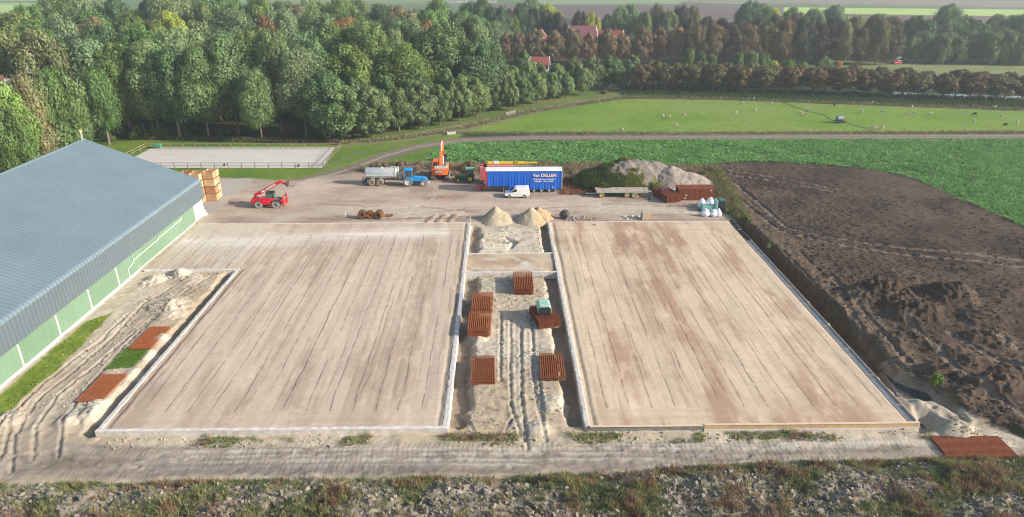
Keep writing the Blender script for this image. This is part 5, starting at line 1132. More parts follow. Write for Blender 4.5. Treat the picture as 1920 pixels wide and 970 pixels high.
def crown_mesh(name, seed, prof, H, ncl, nl, ls, cr=.30, droop=0., ragged=.12, flat_=1.):
    """crown of radius about 1 and height H made of leaf clumps; prof(z01) gives the radius"""
    rg = np.random.default_rng(seed); cs_ = []
    tries = 0
    while len(cs_) < ncl and tries < 20000:
        tries += 1
        z = rg.random(); r = prof(z)
        if rg.random() > r**.8+.12: continue
        ang = rg.random()*2*math.pi; lob = 1+ragged*math.sin(ang*3+seed)+ragged*math.sin(ang*5+z*6+seed*2)
        rad = r*lob*(.55+.45*rg.random()**.5)
        p = np.array([math.cos(ang)*rad*.86, math.sin(ang)*rad*.86, z*H])
        if all(np.linalg.norm(p-q[0]) > cr*.50 for q in cs_): cs_.append((p, cr*(.7+.7*rg.random())*(.6+.4*r)))
    V = []; Cc = []
    for p, c_ in cs_:
        n = nl; d = rg.normal(size=(n, 3)); d[:, 2] += .35; d /= np.linalg.norm(d, axis=1)[:, None]
        pos = p+d*c_*(.55+.5*rg.random((n, 1)))*np.array([1, 1, flat_]); pos[:, 2] -= droop*c_*rg.random(n)
        nn = d+rg.normal(size=(n, 3))*.30; nn /= np.linalg.norm(nn, axis=1)[:, None]
        a = np.cross(nn, rg.normal(size=(n, 3))); a /= np.linalg.norm(a, axis=1)[:, None]; b_ = np.cross(nn, a)
        s = ls*(.6+.8*rg.random((n, 1)))
        V.append(np.stack([pos-a*s-b_*s*.5, pos+a*s*.3-b_*s*.7, pos+a*s+b_*s*.5, pos-a*s*.3+b_*s*.75], 1))
        t = (.74+.46*rg.random())*(.86+.28*rg.random((n, 1))); w_ = rg.random((n, 1))
        Cc.append(np.repeat(np.concatenate([t*(1+.12*w_), t, t*(1-.15*w_)], 1)[:, None, :], 4, 1))
    V = np.concatenate(V).reshape(-1, 3); V[:, 2] -= np.percentile(V[:, 2], .5); V[:, 2] *= H/np.percentile(V[:, 2], 99.7); V[:, :2] /= np.percentile(np.hypot(V[:, 0], V[:, 1]), 97); Cc = np.concatenate(Cc).reshape(-1, 3); F = np.arange(len(V)).reshape(-1, 4)
    me = np_mesh(name, V, F, Cc, False); me.materials.append(M_LEAF); return me
def trunk_mesh(name, seed, H, r=.07, limbs=7, top=.75, low=0.):
    q = MB(); rg = random.Random(seed); pts = [(0, 0, -.05)]; x = y = 0
    for k in range(1, 7): x += rg.uniform(-.03, .03); y += rg.uniform(-.03, .03); pts.append((x, y, H*top*k/6))
    for k in range(6): q.cyl(pts[k], pts[k+1], r*(1-.13*k), r*(1-.13*(k+1)), 7, False)
    for k in range(limbs):
        i = rg.randint(2, 5); p = Vector(pts[i]); a = rg.uniform(0, 6.3); e_ = p+Vector((math.cos(a)*.55, math.sin(a)*.55, H*.16)); m_ = p.lerp(e_, .5)+Vector((0, 0, -.03)); q.cyl(p, m_, r*.4, r*.28, 5, False); q.cyl(m_, e_, r*.28, r*.1, 5, False)
    me = q.mesh(name, True); me.materials.append(M_BARK); return me
egg = lambda z: max(0, math.sin(math.pi*min(1, (z*.93+.07))**.8))**.6
tall = lambda z: max(0, math.sin(math.pi*min(1, z*.9+.1)))**.55*(1-.15*z)
ball = lambda z: max(0, 1-(2*z-1)**2)**.5*.98+.02
broad = lambda z: max(0, 1-(1.75*z-.72)**2)**.5 if z < .98 else .1
cone = lambda z: max(.08, (1-z)**.8*(1-.25*math.exp(-z*9)))
# kind: list of (crown, trunk, crown height ratio H, clear stem share)
PROTO = {
 'tall': [(crown_mesh('tall_crown', s, tall, 2.4, 70, 470, .034, .40, 0, .25, 1.2), trunk_mesh('tall_trunk', s, 3.6, .055), 2.4) for s in (1, 2, 3, 21)],
 'broad': [(crown_mesh('broad_crown', s, broad, 1.7, 58, 480, .034, .40, .1, .28), trunk_mesh('broad_trunk', s, 2.2, .08), 1.7) for s in (4, 5, 6, 22)],
 'ball': [(crown_mesh('round_crown', s, egg, 1.9, 90, 240, .040, .27, .1, .08), trunk_mesh('round_trunk', s, 2.2, .06), 1.9) for s in (7, 8, 9)],
 'small': [(crown_mesh('small_crown', s, ball, 1.75, 50, 220, .050, .33, 0, .14), trunk_mesh('small_trunk', s, 2.0, .075), 1.75) for s in (10, 11, 12)],
 'willow': [(crown_mesh('willow_crown', s, lambda z: max(.05, 1-z**2.4)**.5, 1.7, 60, 260, .045, .36, .6, .22, 1.3), trunk_mesh('willow_trunk', s, 2.0, .08), 1.7) for s in (13, 14)],
 'dark': [(crown_mesh('cedar_crown', 15, lambda z: cone(z)*(.75+.25*math.sin(z*30)), 2.4, 120, 110, .06, .24, .3, .2, .5), trunk_mesh('cedar_trunk', 15, 2.4, .07), 2.4)],
 'bush': [(crown_mesh('bush_crown', s, lambda z: max(.05, 1-z**2)**.5, 1.1, 34, 60, .10, .34, 0, .15), trunk_mesh('bush_stem', s, .9, .06, 5, .6), 1.1) for s in (16, 17)],
}
GREY = [(.105, .165, .08), (.115, .175, .085), (.09, .155, .065), (.125, .18, .085)]
GREEN = [(.065, .13, .04), (.08, .15, .045), (.055, .11, .045), (.09, .145, .04)]
BROWN = [(.125, .13, .065), (.115, .12, .065), (.13, .12, .058)]
ORANGE = [(.17, .105, .045), (.15, .10, .045), (.14, .095, .05)]
OLIVE = [(.095, .10, .046), (.088, .098, .045), (.105, .10, .05), (.10, .085, .045)]
LIME = [(.22, .27, .045), (.24, .28, .07)]; DARK = [(.035, .075, .035), (.04, .085, .04)]; PLUM = [(.048, .046, .034), (.044, .048, .034), (.056, .052, .038), (.044, .052, .034)]
def pick(l): c = random.choice(l); k = random.uniform(.88, 1.14)*1.46; return (c[0]*k*random.uniform(.97, 1.12), c[1]*k, c[2]*k*random.uniform(.9, 1.1))
NTREE = 0
def tree(px, Yd, top, wpx, kind, col, label, cat='tree', group=None, stem=.14, world=None, name='tree'):
    """Yd: distance along the ground; top: height in metres via the skyline row; wpx: crown width seen"""
    global NTREE; NTREE += 1
    x, y = at_depth(px, Yd) if world is None else world
    H = top_z(y, top) if top < 1000 else top-1000
    w_ = wpx/CF*(y*math.cos(CP)+20*math.sin(CP))/2
    cm, tm, h0 = PROTO[kind][NTREE % len(PROTO[kind])]
    t = thing(name, label, cat, (x, y, 0), random.uniform(0, 6.28), group)
    ch = H*(1-stem); c = bpy.data.objects.new('crown', cm); COL.objects.link(c); c.parent = t; c.location = (0, 0, H*stem*.9); c.scale = (w_*random.uniform(.93, 1.1), w_*random.uniform(.93, 1.1), ch/h0*1.0); c.color = (*col, 1)
    k = bpy.data.objects.new('trunk', tm); COL.objects.link(k); k.parent = t; zz = tm.vertices; k.scale = (w_, w_, H/h0*.9 if kind != 'tall' else H/3.6)
    return t
def nth(i):
    if i < 30: return ORD[i]
    return ['thirty', 'forty', 'fifty', 'sixty'][(i+1)//10-3]+('' if (i+1) % 10 == 0 else '-'+ORD[(i+1) % 10-1]) if (i+1) % 10 else {39: 'fortieth', 49: 'fiftieth'}.get(i, 'sixtieth')
# --- avenue of round trees (front row, left to right)
fr = [(641, 262, 150, 86), (697, 258, 161, 72), (749, 248, 164, 56), (789, 241, 152, 56), (825, 235, 158, 46), (861, 227, 140, 52), (894, 219, 148, 46), (929, 207, 150, 38), (955, 207, 143, 34), (982, 199, 145, 31), (1007, 194, 138, 32), (1033, 187, 136, 30), (1061, 183.7, 137, 27), (1092, 178.6, 127, 31), (1164, 170, 131, 20)]
fx = [f_[0] for f_ in fr]; fy = [f_[1] for f_ in fr]
for i, (px, py, tp, w_) in enumerate(fr):
    tree(0, 0, tp, w_*1.16, 'ball' if i < 13 else 'small', pick([(.065, .12, .05), (.075, .13, .05), (.09, .135, .06)] if i < 6 else [(.10, .16, .07), (.11, .165, .07)]), f'round-crowned green tree on a short stem, {ORD[i]} from the left in the front avenue row', 'tree', 'front row of avenue trees by the pasture', .17, P(px, py))
bk_ = [(668, 146, 66), (725, 141, 62), (770, 148, 50), (793, 140, 52), (840, 128, 50), (878, 132, 42), (908, 128, 40), (936, 113, 46), (962, 125, 36), (982, 95, 48), (1011, 118, 38), (1041, 119, 36), (1074, 108, 42), (1109, 106, 42), (1143, 104, 42), (1184, 104, 36)]
for i, (px, tp, w_) in enumerate(bk_):
    py = np.interp(px, fx, fy)-8.5 if px < 1100 else np.interp(px, [1100, 1200], [168, 161]); tree(0, 0, tp, w_*1.12, 'ball', pick([(.055, .105, .045), (.07, .125, .05)] if px < 850 else [(.085, .145, .06), (.10, .155, .065)]), f'avenue tree half hidden by the front row, {ORD[i]} from left in back row', 'tree', 'back row of avenue trees', .16, P(px, float(py)))
# --- clipped brown-green trees between pasture and canal
xs = [1202, 1246, 1290, 1336, 1382, 1430, 1477, 1523, 1571, 1620, 1669, 1718, 1766, 1816, 1865, 1914]
for i, px in enumerate(xs):
    py = np.interp(px, [1200, 1500, 1700, 1920], [172, 178, 186, 192]); tp = np.interp(px, [1200, 1400, 1600, 1920], [122, 127, 134, 148])-random.uniform(0, 7); tree(0, 0, tp, random.uniform(40, 54)*(1+(px-1200)/4000), 'small', pick(OLIVE+[(.10, .08, .045)]), f'small olive-brown clipped tree, {ORD[i]} from the left in the row on the pasture bank', 'tree', 'clipped trees on the pasture bank', .28, P(px, float(py)))
xs = [1224, 1268, 1312, 1359, 1405, 1452, 1500, 1546, 1594, 1645, 1692, 1732, 1791, 1836, 1884]
for i, px in enumerate(xs):
    py = np.interp(px, [1200, 1500, 1700, 1920], [164, 170, 177, 184]); tp = np.interp(px, [1200, 1400, 1600, 1920], [118, 123, 129, 141])-random.uniform(0, 7); tree(0, 0, tp, random.uniform(36, 50), 'small', pick(OLIVE), f'small dark clipped tree, {ORD[i]} from the left in the second row beside the canal', 'tree', 'clipped trees beside the canal', .28, P(px, float(py)))
# shrubs and willows beyond the canal
for i, (px, tp, w_, c_) in enumerate([(1288, 93, 28, GREEN), (1308, 99, 30, GREEN), (1330, 104, 30, GREEN), (1382, 100, 36, GREEN), (1404, 98, 40, GREY), (1425, 104, 40, GREEN), (1445, 116, 34, LIME), (1474, 114, 34, GREEN), (1500, 118, 30, GREEN), (1540, 110, 40, GREY), (1566, 116, 18, [(.30, .22, .035)])]):
    tree(px, 232, tp, w_, 'willow', pick(c_), f'leafy bush tree beyond the canal, {ORD[i]} from the left' if i < 10 else 'yellow-leaved bush tree beyond the canal', 'tree', 'bush trees beyond the canal', .08)
# --- orange-brown row before the village houses, continued by the dark avenue to the right
xs = [(950, 60, 30), (973, 58, 32), (1004, 54, 42), (1038, 57, 40), (1074, 53, 40), (1104, 60, 38), (1137, 54, 40), (1167, 62, 34), (1201, 52, 40), (1233, 51, 38), (1266, 50, 38)]
for i, (px, tp, w_) in enumerate(xs): tree(px, 288, tp, w_*1.05, 'ball', pick([(.15, .115, .07), (.14, .12, .07), (.155, .11, .062)]), f'orange-brown round tree in front of the village houses, {ORD[i]} from the left', 'tree', 'orange-brown trees before the houses', .2)
for i, (px, tp, w_) in enumerate([(1300, 45, 44), (1331, 44, 44), (1365, 44, 46), (1397, 46, 46), (1430, 42, 44), (1462, 36, 46), (1498, 34, 48), (1536, 46, 46), (1570, 40, 46), (1608, 52, 48), (1640, 38, 46), (1662, 48, 44)]):
    tree(px, 284, tp, w_*1.05, 'tall', pick(PLUM+OLIVE), f'tall dark brown tree, {ORD[i]} from the left in the front of the dark avenue', 'tree', 'front row of the dark avenue', .14)
for i, (px, tp, w_) in enumerate([(1285, 36, 40), (1318, 32, 44), (1349, 35, 42), (1380, 38, 42), (1414, 35, 42), (1446, 30, 42), (1480, 28, 42), (1516, 29, 42), (1552, 33, 44), (1590, 34, 42), (1625, 30, 42)]):
    tree(px, 298, tp, w_*1.05, 'tall', pick(PLUM+[(.07, .085, .05)]), f'tall dark tree, {ORD[i]} from the left in the back of the dark avenue', 'tree', 'back row of the dark avenue', .14)
# --- far tree belt
far = [(930, 40, 300, 60, GREY, 'tall'), (905, -4, 330, 44, GREY, 'broad'), (912, 40, 310, 40, BROWN, 'broad'), (928, 60, 300, 34, ORANGE, 'broad'), (953, 18, 330, 34, PLUM, 'tall'), (974, 8, 340, 44, DARK, 'tall'), (1000, 14, 350, 40, PLUM, 'tall'), (1022, 20, 350, 40, PLUM, 'tall'), (995, -2, 390, 50, GREY, 'broad'), (1030, 8, 390, 46, LIME, 'broad'), (1046, 24, 345, 36, PLUM, 'tall'), (960, 30, 310, 38, GREEN, 'tall'),
       (1085, 21, 350, 34, PLUM, 'tall'), (1106, 22, 340, 34, LIME, 'broad'), (1138, 28, 350, 34, DARK, 'broad'), (1160, 12, 350, 46, GREY, 'tall'), (1180, 8, 380, 40, GREY, 'broad'), (1205, 22, 345, 36, GREEN, 'broad'), (1228, 8, 350, 36, BROWN, 'tall'), (1250, 20, 345, 36, GREY, 'broad'), (1272, 11, 350, 40, PLUM, 'tall'), (1294, 12, 360, 36, BROWN, 'tall'),
       (1396, 3, 370, 50, DARK, 'broad'), (1425, 8, 380, 50, GREEN, 'broad'), (1442, 16, 350, 40, LIME, 'broad'), (1478, 15, 370, 44, GREEN, 'broad'), (1515, 17, 360, 46, GREY, 'broad'), (1558, 10, 380, 44, GREY, 'broad'), (1600, 30, 350, 40, BROWN, 'broad'), (1640, 27, 355, 48, GREY, 'broad'), (1664, 32, 350, 40, BROWN, 'broad'),
       (1705, 31, 330, 48, GREEN, 'broad'), (1730, 38, 325, 38, DARK, 'broad'), (1762, 9, 330, 54, GREY, 'tall'), (1790, 30, 330, 46, DARK, 'broad'), (1815, 38, 325, 50, GREEN, 'broad'), (1856, 28, 340, 50, GREY, 'broad'), (1885, 30, 345, 46, GREEN, 'broad'), (1912, 26, 335, 54, DARK, 'broad'), (1950, 20, 335, 54, GREEN, 'broad')]
far.sort()
for i, (px, tp, Yd, w_, c_, kd) in enumerate(far): tree(px, Yd, tp, w_, kd, pick(c_), f'tall tree in the farthest tree belt, {nth(i)} from the left behind the village', 'tree', 'trees of the farthest belt', .1)
near_w = [(1706, 70, 272, 34), (1736, 92, 270, 30), (1756, 66, 268, 44), (1788, 72, 268, 40), (1819, 76, 272, 42), (1850, 62, 266, 48), (1880, 60, 266, 46), (1903, 66, 264, 44), (1935, 70, 264, 44), (1772, 62, 285, 40), (1836, 60, 285, 46), (1800, 55, 295, 46), (1870, 55, 290, 46), (1725, 60, 295, 40)]
for i, (px, tp, Yd, w_) in enumerate(near_w): tree(px, Yd+19, tp, w_*1.1, 'willow', pick([(.09, .135, .06), (.11, .155, .075), (.08, .125, .055)]), f'mounded grey-green willow at the right beyond the meadow, {ORD[i]} in the clump', 'tree', 'willow clump beyond the meadow', .05)
# --- the wood behind the arena
front = [(205, 128, 153, 62, GREEN, 'broad'), (246, 78, 160, 84, GREEN, 'broad'), (300, 74, 160, 78, GREY, 'tall'), (338, 88, 158, 80, GREEN, 'broad'), (392, 84, 158, 84, GREY, 'tall'), (448, 62, 162, 92, GREY, 'tall'), (492, 128, 156, 66, GREY, 'tall'), (528, 52, 164, 84, GREY, 'tall'), (575, 84, 160, 80, GREY, 'tall'), (618, 130, 158, 74, GREEN, 'tall')]
for i, (px, tp, Yd, w_, c_, kd) in enumerate(front): tree(px, Yd, tp, w_*1.12, kd, pick(c_), f'large leafy tree at the edge of the wood behind the arena, {ORD[i]} from the left', 'tree', 'edge trees of the wood behind the arena', .24)
left = [(20, 150, 126, 120, [(.12, .20, .05)], 'broad'), (-30, 170, 130, 120, GREEN, 'broad'), (82, 138, 133, 84, [(.145, .15, .075)], 'tall'), (128, 126, 138, 100, [(.075, .14, .05)], 'broad'), (160, 152, 142, 56, [(.065, .12, .045)], 'tall'), (50, 200, 122, 76, GREEN, 'broad'), (-60, 120, 150, 120, GREEN, 'broad')]
for i, (px, tp, Yd, w_, c_, kd) in enumerate(left): tree(px, Yd, tp, w_, kd, pick(c_), f'{["light green","mid green","tan-tinged","dark green","slim green","low green","brownish"][i]} tree of the clump beside the shed ridge at the left', 'tree', 'clump of trees left of the shed', .1)
named = [(28, 42, 175, 120, [(.13, .15, .05)], 'broad'), (108, 56, 168, 120, [(.12, .14, .065)], 'broad'), (70, 24, 215, 100, [(.12, .16, .05)], 'broad'), (-20, 26, 215, 110, [(.13, .14, .06)], 'broad'), (345, 22, 235, 70, LIME, 'broad'), (210, 44, 205, 90, GREEN, 'broad'), (270, 50, 200, 66, [(.15, .20, .09)], 'broad'),
         (665, 32, 235, 46, ORANGE, 'broad'), (640, 38, 215, 60, ORANGE, 'broad'), (700, 46, 190, 92, [(.12, .185, .07)], 'tall'), (745, 54, 195, 74, [(.13, .18, .08)], 'tall'), (795, 50, 210, 60, BROWN, 'tall'), (808, 38, 225, 54, ORANGE, 'broad'), (822, 76, 205, 56, [(.20, .17, .06)], 'tall'), (878, 44, 215, 76, [(.055, .075, .03)], 'broad'), (912, 42, 222, 76, DARK, 'dark'), (885, 82, 205, 60, [(.07, .08, .03)], 'broad'),
         (805, 100, 192, 72, [(.11, .17, .045)], 'broad'), (838, 115, 200, 40, [(.24, .18, .05)], 'broad'), (775, 30, 250, 56, GREY, 'tall'), (752, 18, 262, 60, GREY, 'tall'), (815, 20, 270, 56, [(.12, .2, .08)], 'broad'), (860, 26, 275, 60, GREEN, 'broad'), (900, 30, 285, 50, GREEN, 'tall'), (550, 18, 215, 76, GREY, 'tall'), (600, 20, 225, 80, GREY, 'tall'), (515, 30, 210, 50, ORANGE, 'broad')]
for i, (px, tp, Yd, w_, c_, kd) in enumerate(named): tree(px, Yd, tp, w_, kd, pick(c_), f'{"yellow-tinged" if c_ is LIME else "orange-tinged" if c_ is ORANGE else "dark" if c_ is DARK else "full-crowned"} tree rising from the middle of the wood, {nth(i)} of these', 'tree', 'taller trees inside the wood', .1)
rows = [(178, 'second'), (196, 'third'), (216, 'fourth'), (240, 'fifth'), (268, 'sixth'), (300, 'seventh'), (335, 'eighth')]
ave = [P(641, 262), P(1164, 170)]
for Yd, rn in rows:
    lim_x = ave[0][0]+(ave[1][0]-ave[0][0])*(Yd-ave[0][1])/(ave[1][1]-ave[0][1])-10
    lim_x = min(lim_x, at_depth(935, Yd)[0]); x0 = at_depth(-40, Yd)[0]; n = 0; x = x0; stp = 10.5 if Yd < 250 else 11.5
    while x < lim_x:
        y = Yd+random.uniform(-5, 5); depth = y*math.cos(CP)+12; px = 941+ (x)/depth*CF
        zt = 17+random.uniform(0, 6.5)+4.5*smooth(210, 290, np.array(y))*(1 if px < 640 else .3)
        if px < 80 and Yd > 230: zt = min(zt, 37-y*math.tan(CP-math.atan((485-random.uniform(24, 34))/CF)))
        if zt > 8:
            c_ = random.choices([GREY, GREEN, BROWN, ORANGE, OLIVE, LIME, DARK], [8, 7, .8, .2, .7, .2, 1.4])[0] if px > 250 else random.choices([GREY, GREEN, BROWN, PLUM, OLIVE], [4, 5, 1, .3, 1])[0]
            tree(0, 0, 1000+zt, random.uniform(12.5, 17)*CF/(y*math.cos(CP)+8), random.choice(['tall', 'broad', 'broad']), pick(c_), f'woodland tree, {nth(n)} from left in the {rn} row of the wood', 'tree', f'{rn} row of woodland trees', .1, (x, y)); n += 1
        x += stp*random.uniform(.85, 1.25)
# undergrowth at the wood's edge
for i, (px, py, w_, h) in enumerate([(215, 258, 40, 3.2), (238, 256, 44, 4.2), (262, 260, 36, 3.0), (300, 256, 36, 3.2), (345, 254, 34, 2.5), (420, 253, 34, 2.4), (205, 266, 22, 2.0)]):
    tree(0, 0, 1000+h, w_, 'bush', pick([(.05, .085, .03), (.06, .09, .03)]), f'low dark bush under the wood edge left of the arena, {ORD[i]} in the strip', 'bush', 'bushes under the wood edge', .02, P(px, py), 'bush')
for i, (px, py, w_, h, lb) in enumerate([(880, 323, 34, 2.2, 'greyish bush behind the green tractor'), (930, 324, 26, 1.6, 'low bush between the green tractor and the yellow boom'), (1134, 176, 14, 1.2, 'small reddish bush under the avenue end'), (1754, 722, 26, 1.3, 'bright green reed tuft at the end of the deep trench'), (1440, 465, 10, .7, 'small weed bush in the deep trench')]):
    tree(0, 0, 1000+h, w_, 'bush', pick([(.12, .12, .07)] if i < 3 else [(.10, .17, .04)]), lb, 'bush', None, .02, P(px, py), 'bush')

# ================================================================= VILLAGE HOUSES
M_TILE = mat('red_tiles', (.21, .05, .04), .8, 0, .2, .8); M_TILE2 = mat('plum_tiles', (.15, .05, .06), .8, 0, .2, .8); M_BRICK = mat('brick', (.20, .09, .06), .9, 0, .2, 1.5)
def house(label, px, Yd, w_, d_, eave, ridge, rz=0., roof=None, wall=None, nwin=3, cat='house'):
    x, y = at_depth(px, Yd); t = thing('village_house', label, cat, (x, y, 0), rz); roof = roof or M_TILE; wall = wall or M_BRICK
    MB().box(-w_/2, w_/2, -d_/2, d_/2, 0, eave).build('wall', wall, t)
    for s in (-1, 1): MB().add([(s*w_/2, -d_/2, eave), (s*w_/2, d_/2, eave), (s*w_/2, 0, ridge-.1)], [(0, 1, 2)]).build('gable', wall, t)
    for s in (-1, 1):
        q = MB(); n_ = Vector((0, s*(ridge-eave), d_/2)).normalized()*.18; a = [(-w_/2-.3, s*(d_/2+.4), eave-.35), (w_/2+.3, s*(d_/2+.4), eave-.35), (w_/2+.3, 0, ridge), (-w_/2-.3, 0, ridge)]
        q.add(a+[tuple(Vector(v_)+n_) for v_ in a], [(0, 1, 2, 3), (4, 5, 6, 7), (0, 1, 5, 4), (1, 2, 6, 5), (2, 3, 7, 6), (3, 0, 4, 7)]); r_ = q.build('roof', roof, t)
    for s in (-1, 1):
        for e_ in (-1, 1): MB().cyl((e_*(w_/2+.34), s*(d_/2+.4), eave-.2), (e_*(w_/2+.34), 0, ridge+.15), .14, .14, 5).build('verge_board', M_WPAINT, t)
    MB().box(w_*.2, w_*.2+.8, -.4, .4, ridge-.6, ridge+1).build('chimney', M_BRICK, t)
    for i in range(nwin):
        xx = -w_/2+w_*(i+.5)/nwin; f_ = MB().box(xx-.65, xx+.65, -d_/2-.08, -d_/2-.003, .9, 2.4).build('window', M_WPAINT, t); MB().box(xx-.52, xx+.52, -d_/2-.1, -d_/2-.083, 1.02, 2.28).build('pane', M_DARK, f_)
    return t
house('brick house with white verge boards behind the orange-brown trees at the left', 1012, 316, 12, 10, 4.5, 10.5, R(80))
house('wide plum-roofed building at the village centre with a dark upper edge', 1090, 330, 12, 12, 5.5, 11.6, R(4), M_TILE2)
house('red-tiled house with white gable edge right of the plum roof', 1142, 322, 11, 10, 4.6, 10.2, R(-3), M_TILE)
house('small white-fronted cottage with red roof in front of the orange-brown row', 1012, 268, 6.5, 6, 2.8, 5.2, R(2), M_TILE, mat('pale_render', (.45, .42, .42), .8), 4)
house('gabled brick house half hidden behind the fourth orange-brown tree', 1055, 305, 9, 9, 3.5, 8.0, R(85), M_TILE2)
house('tiny dark shed with white edge behind the avenue trees', 1084, 262, 3, 4, 2.2, 3.4, R(60), mat('dark_felt', (.04, .04, .05), .8), None, 1, 'shed')
house('small pink-roofed house deep in the wood at the upper left', 184, 258, 8, 9, 12.0, 17.0, R(60), M_TILE, None, 2)
house('pale roofed house glimpsed behind the left tree clump', 14, 160, 9, 8, 5, 13.2, R(20), mat('pale_roof', (.42, .44, .46), .6), None, 2)
house('low white farm building on the horizon field at the top', 880, 800, 60, 20, 3, 5, 0, mat('white_sheet_roof', (.62, .64, .66), .5), mat('pale_render', (.45, .42, .42), .8), 6)
house('far grey farm building on the horizon field left of the white one', 838, 820, 26, 18, 4, 7, 0, mat('grey_sheet_roof', (.45, .45, .47), .5), mat('pale_render', (.45, .42, .42), .8), 3)
# parked vehicles glimpsed beyond the meadow
def far_car(label, px, Yd, m, rz=0.):
    x, y = at_depth(px, Yd); t = thing('parked_car', label, 'car', (x, y, 0), rz)
    MB().prism([(-2.1, .35), (-2.1, .85), (-1.2, .95), (-.6, 1.42), (1.0, 1.45), (1.7, .98), (2.15, .9), (2.15, .35)], -.85, .85).build('body', m, t, bevel=.06)
    for s in (-1, 1): MB().prism([(-1.0, .98), (-.55, 1.34), (.95, 1.36), (1.45, .98)], *sorted((s*.852, s*.87))).build('side_window', M_DARK, t)
    for xx in (-1.3, 1.35):
        for s in (-1, 1): wheel(t, xx, s*.75, .32, .2, s)
far_car('white car parked beyond the meadow, nearer the road end', 1686, 292, M_WPAINT); far_car('second white car parked beyond the meadow, behind the first', 1691, 300, M_WPAINT, .2); far_car('red car parked at the edge of the dark avenue', 1681, 286, M_RED, .4); far_car('white car glimpsed between two willows', 1733, 290, M_WPAINT)
# ================================================================= LOW VEGETATION AND CLODS
def plant_mat(name, tr=.25):
    m = bpy.data.materials.new(name); m.use_nodes = True; nt = m.node_tree; N = nt.nodes; L = nt.links; N.clear()
    at = N.new('ShaderNodeAttribute'); at.attribute_name = 'Col'; d = N.new('ShaderNodeBsdfDiffuse'); t = N.new('ShaderNodeBsdfTranslucent')
    L.new(at.outputs['Color'], d.inputs[0]); L.new(at.outputs['Color'], t.inputs[0]); a = N.new('ShaderNodeMixShader'); a.inputs[0].default_value = tr
    L.new(d.outputs[0], a.inputs[1]); L.new(t.outputs[0], a.inputs[2]); o = N.new('ShaderNodeOutputMaterial'); L.new(a.outputs[0], o.inputs[0]); return m
M_PLANT = plant_mat('plant_blades')
rg = np.random.default_rng(5)
def tufts(name, label, cat, x, y, z, h, sp, wd, col, K, jit=.25, up=1.):
    """K blades per tuft; h height, sp spread, wd blade width, col (n,3)"""
    n = len(x); an = rg.random((n, K))*2*math.pi; ln = rg.random((n, K)); hh = h[:, None]*(.5+.7*rg.random((n, K)))
    r0 = sp[:, None]*.35*rg.random((n, K)); bx = x[:, None]+np.cos(an)*r0; by = y[:, None]+np.sin(an)*r0; bz = np.repeat(z[:, None]-.02, K, 1)
    tx_ = bx+np.cos(an)*sp[:, None]*(.3+.7*ln); ty_ = by+np.sin(an)*sp[:, None]*(.3+.7*ln); tz = bz+hh*up
    pa = an+math.pi/2+rg.normal(size=(n, K))*.5; wx = np.cos(pa)*wd*.5; wy = np.sin(pa)*wd*.5
    mx, my, mz = (bx*.45+tx_*.55), (by*.45+ty_*.55), bz+(tz-bz)*.62
    V = np.stack([np.stack([bx, by, bz], -1), np.stack([mx-wx, my-wy, mz], -1), np.stack([tx_, ty_, tz], -1), np.stack([mx+wx, my+wy, mz], -1)], 2).reshape(-1, 3)
    c = col[:, None, :]*(1-jit+2*jit*rg.random((n, K, 1))); c = np.repeat(c[:, :, None, :], 4, 2).reshape(-1, 3)
    o = link(name, np_mesh(name, V, np.arange(len(V)).reshape(-1, 4), np.clip(c, .004, .7)), M_PLANT); tag(o, label, cat, None, 'stuff'); return o
def scatter(pts, dens, z=None):
    (x0, y0), (x1, y1) = pts.min(0), pts.max(0); n = int((x1-x0)*(y1-y0)*dens); x = rg.uniform(x0, x1, n); y = rg.uniform(y0, y1, n); k = inside(x, y, pts); return x[k], y[k]
def cpick(n, cols, wts):
    cols = np.array(cols); return cols[rg.choice(len(cols), n, p=np.array(wts)/sum(wts))]
# crop leaves
cp = poly([(840, 269), (1300, 263), (1920, 262), (2150, 266), (2150, 540), (1920, 428), (1830, 389), (1760, 358), (1700, 332), (1600, 316), (1400, 306), (1320, 312), (1100, 310), (840, 305), (800, 300)])
x, y = scatter(cp, 9); gap = fbm(x, y, 3.2, 4, 301); row = .5+.5*np.cos((y+.1*x)*2*math.pi/1.0+fbm(x, y, 6, 2, 5)*3); keep = (gap+.28*row > .50+.2*smooth(0, 3, 3-np.abs(sdf(x, y, cp)))*rg.random(len(x))); x = x[keep]; y = y[keep]; n = len(x)
tufts('crop_leaves', 'low dense green field crop behind the yard', 'crop', x, y, hz_arr(x, y), .32+.18*rg.random(n), .30+.18*rg.random(n), .19, cpick(n, [(.16, .34, .11), (.21, .41, .13), (.13, .29, .09), (.31, .46, .18)], [4, 4, 3, 1.3])*(.8+.4*fbm(x, y, 4, 3, 303))[:, None], 6, .2)
# dry grass verge behind the machines, and round the heap
vg = poly([(650, 312), (700, 308), (800, 306), (1130, 309), (1345, 316), (1400, 424), (1352, 388), (1330, 345), (1118, 326), (1050, 334), (960, 327), (860, 331), (700, 330)])
x, y = scatter(vg, 11); k = rg.random(len(x)) < smooth(.36, .52, fbm(x, y, 3, 3, 311)); x = x[k]; y = y[k]; n = len(x)
tufts('dry_grass', 'tall dry tan grass behind the parked machines', 'grass', x, y, hz_arr(x, y), .55+.55*rg.random(n), .22+.1*rg.random(n), .05, cpick(n, [(.36, .28, .18), (.26, .19, .13), (.17, .17, .07), (.30, .20, .13), (.40, .33, .22)], [4, 3, 2, 2, 2]), 9)
rw = poly([(1045, 336), (1122, 332), (1132, 366), (1052, 366)]); x, y = scatter(rw, 14); n = len(x)
tufts('rusty_weeds', 'rusty brown weeds between the blue trailer and the earth heap', 'weeds', x, y, hz_arr(x, y), .3+.3*rg.random(n), .22+.1*rg.random(n), .05, cpick(n, [(.30, .12, .05), (.22, .09, .05), (.3, .2, .1)], [4, 2, 1]), 8)
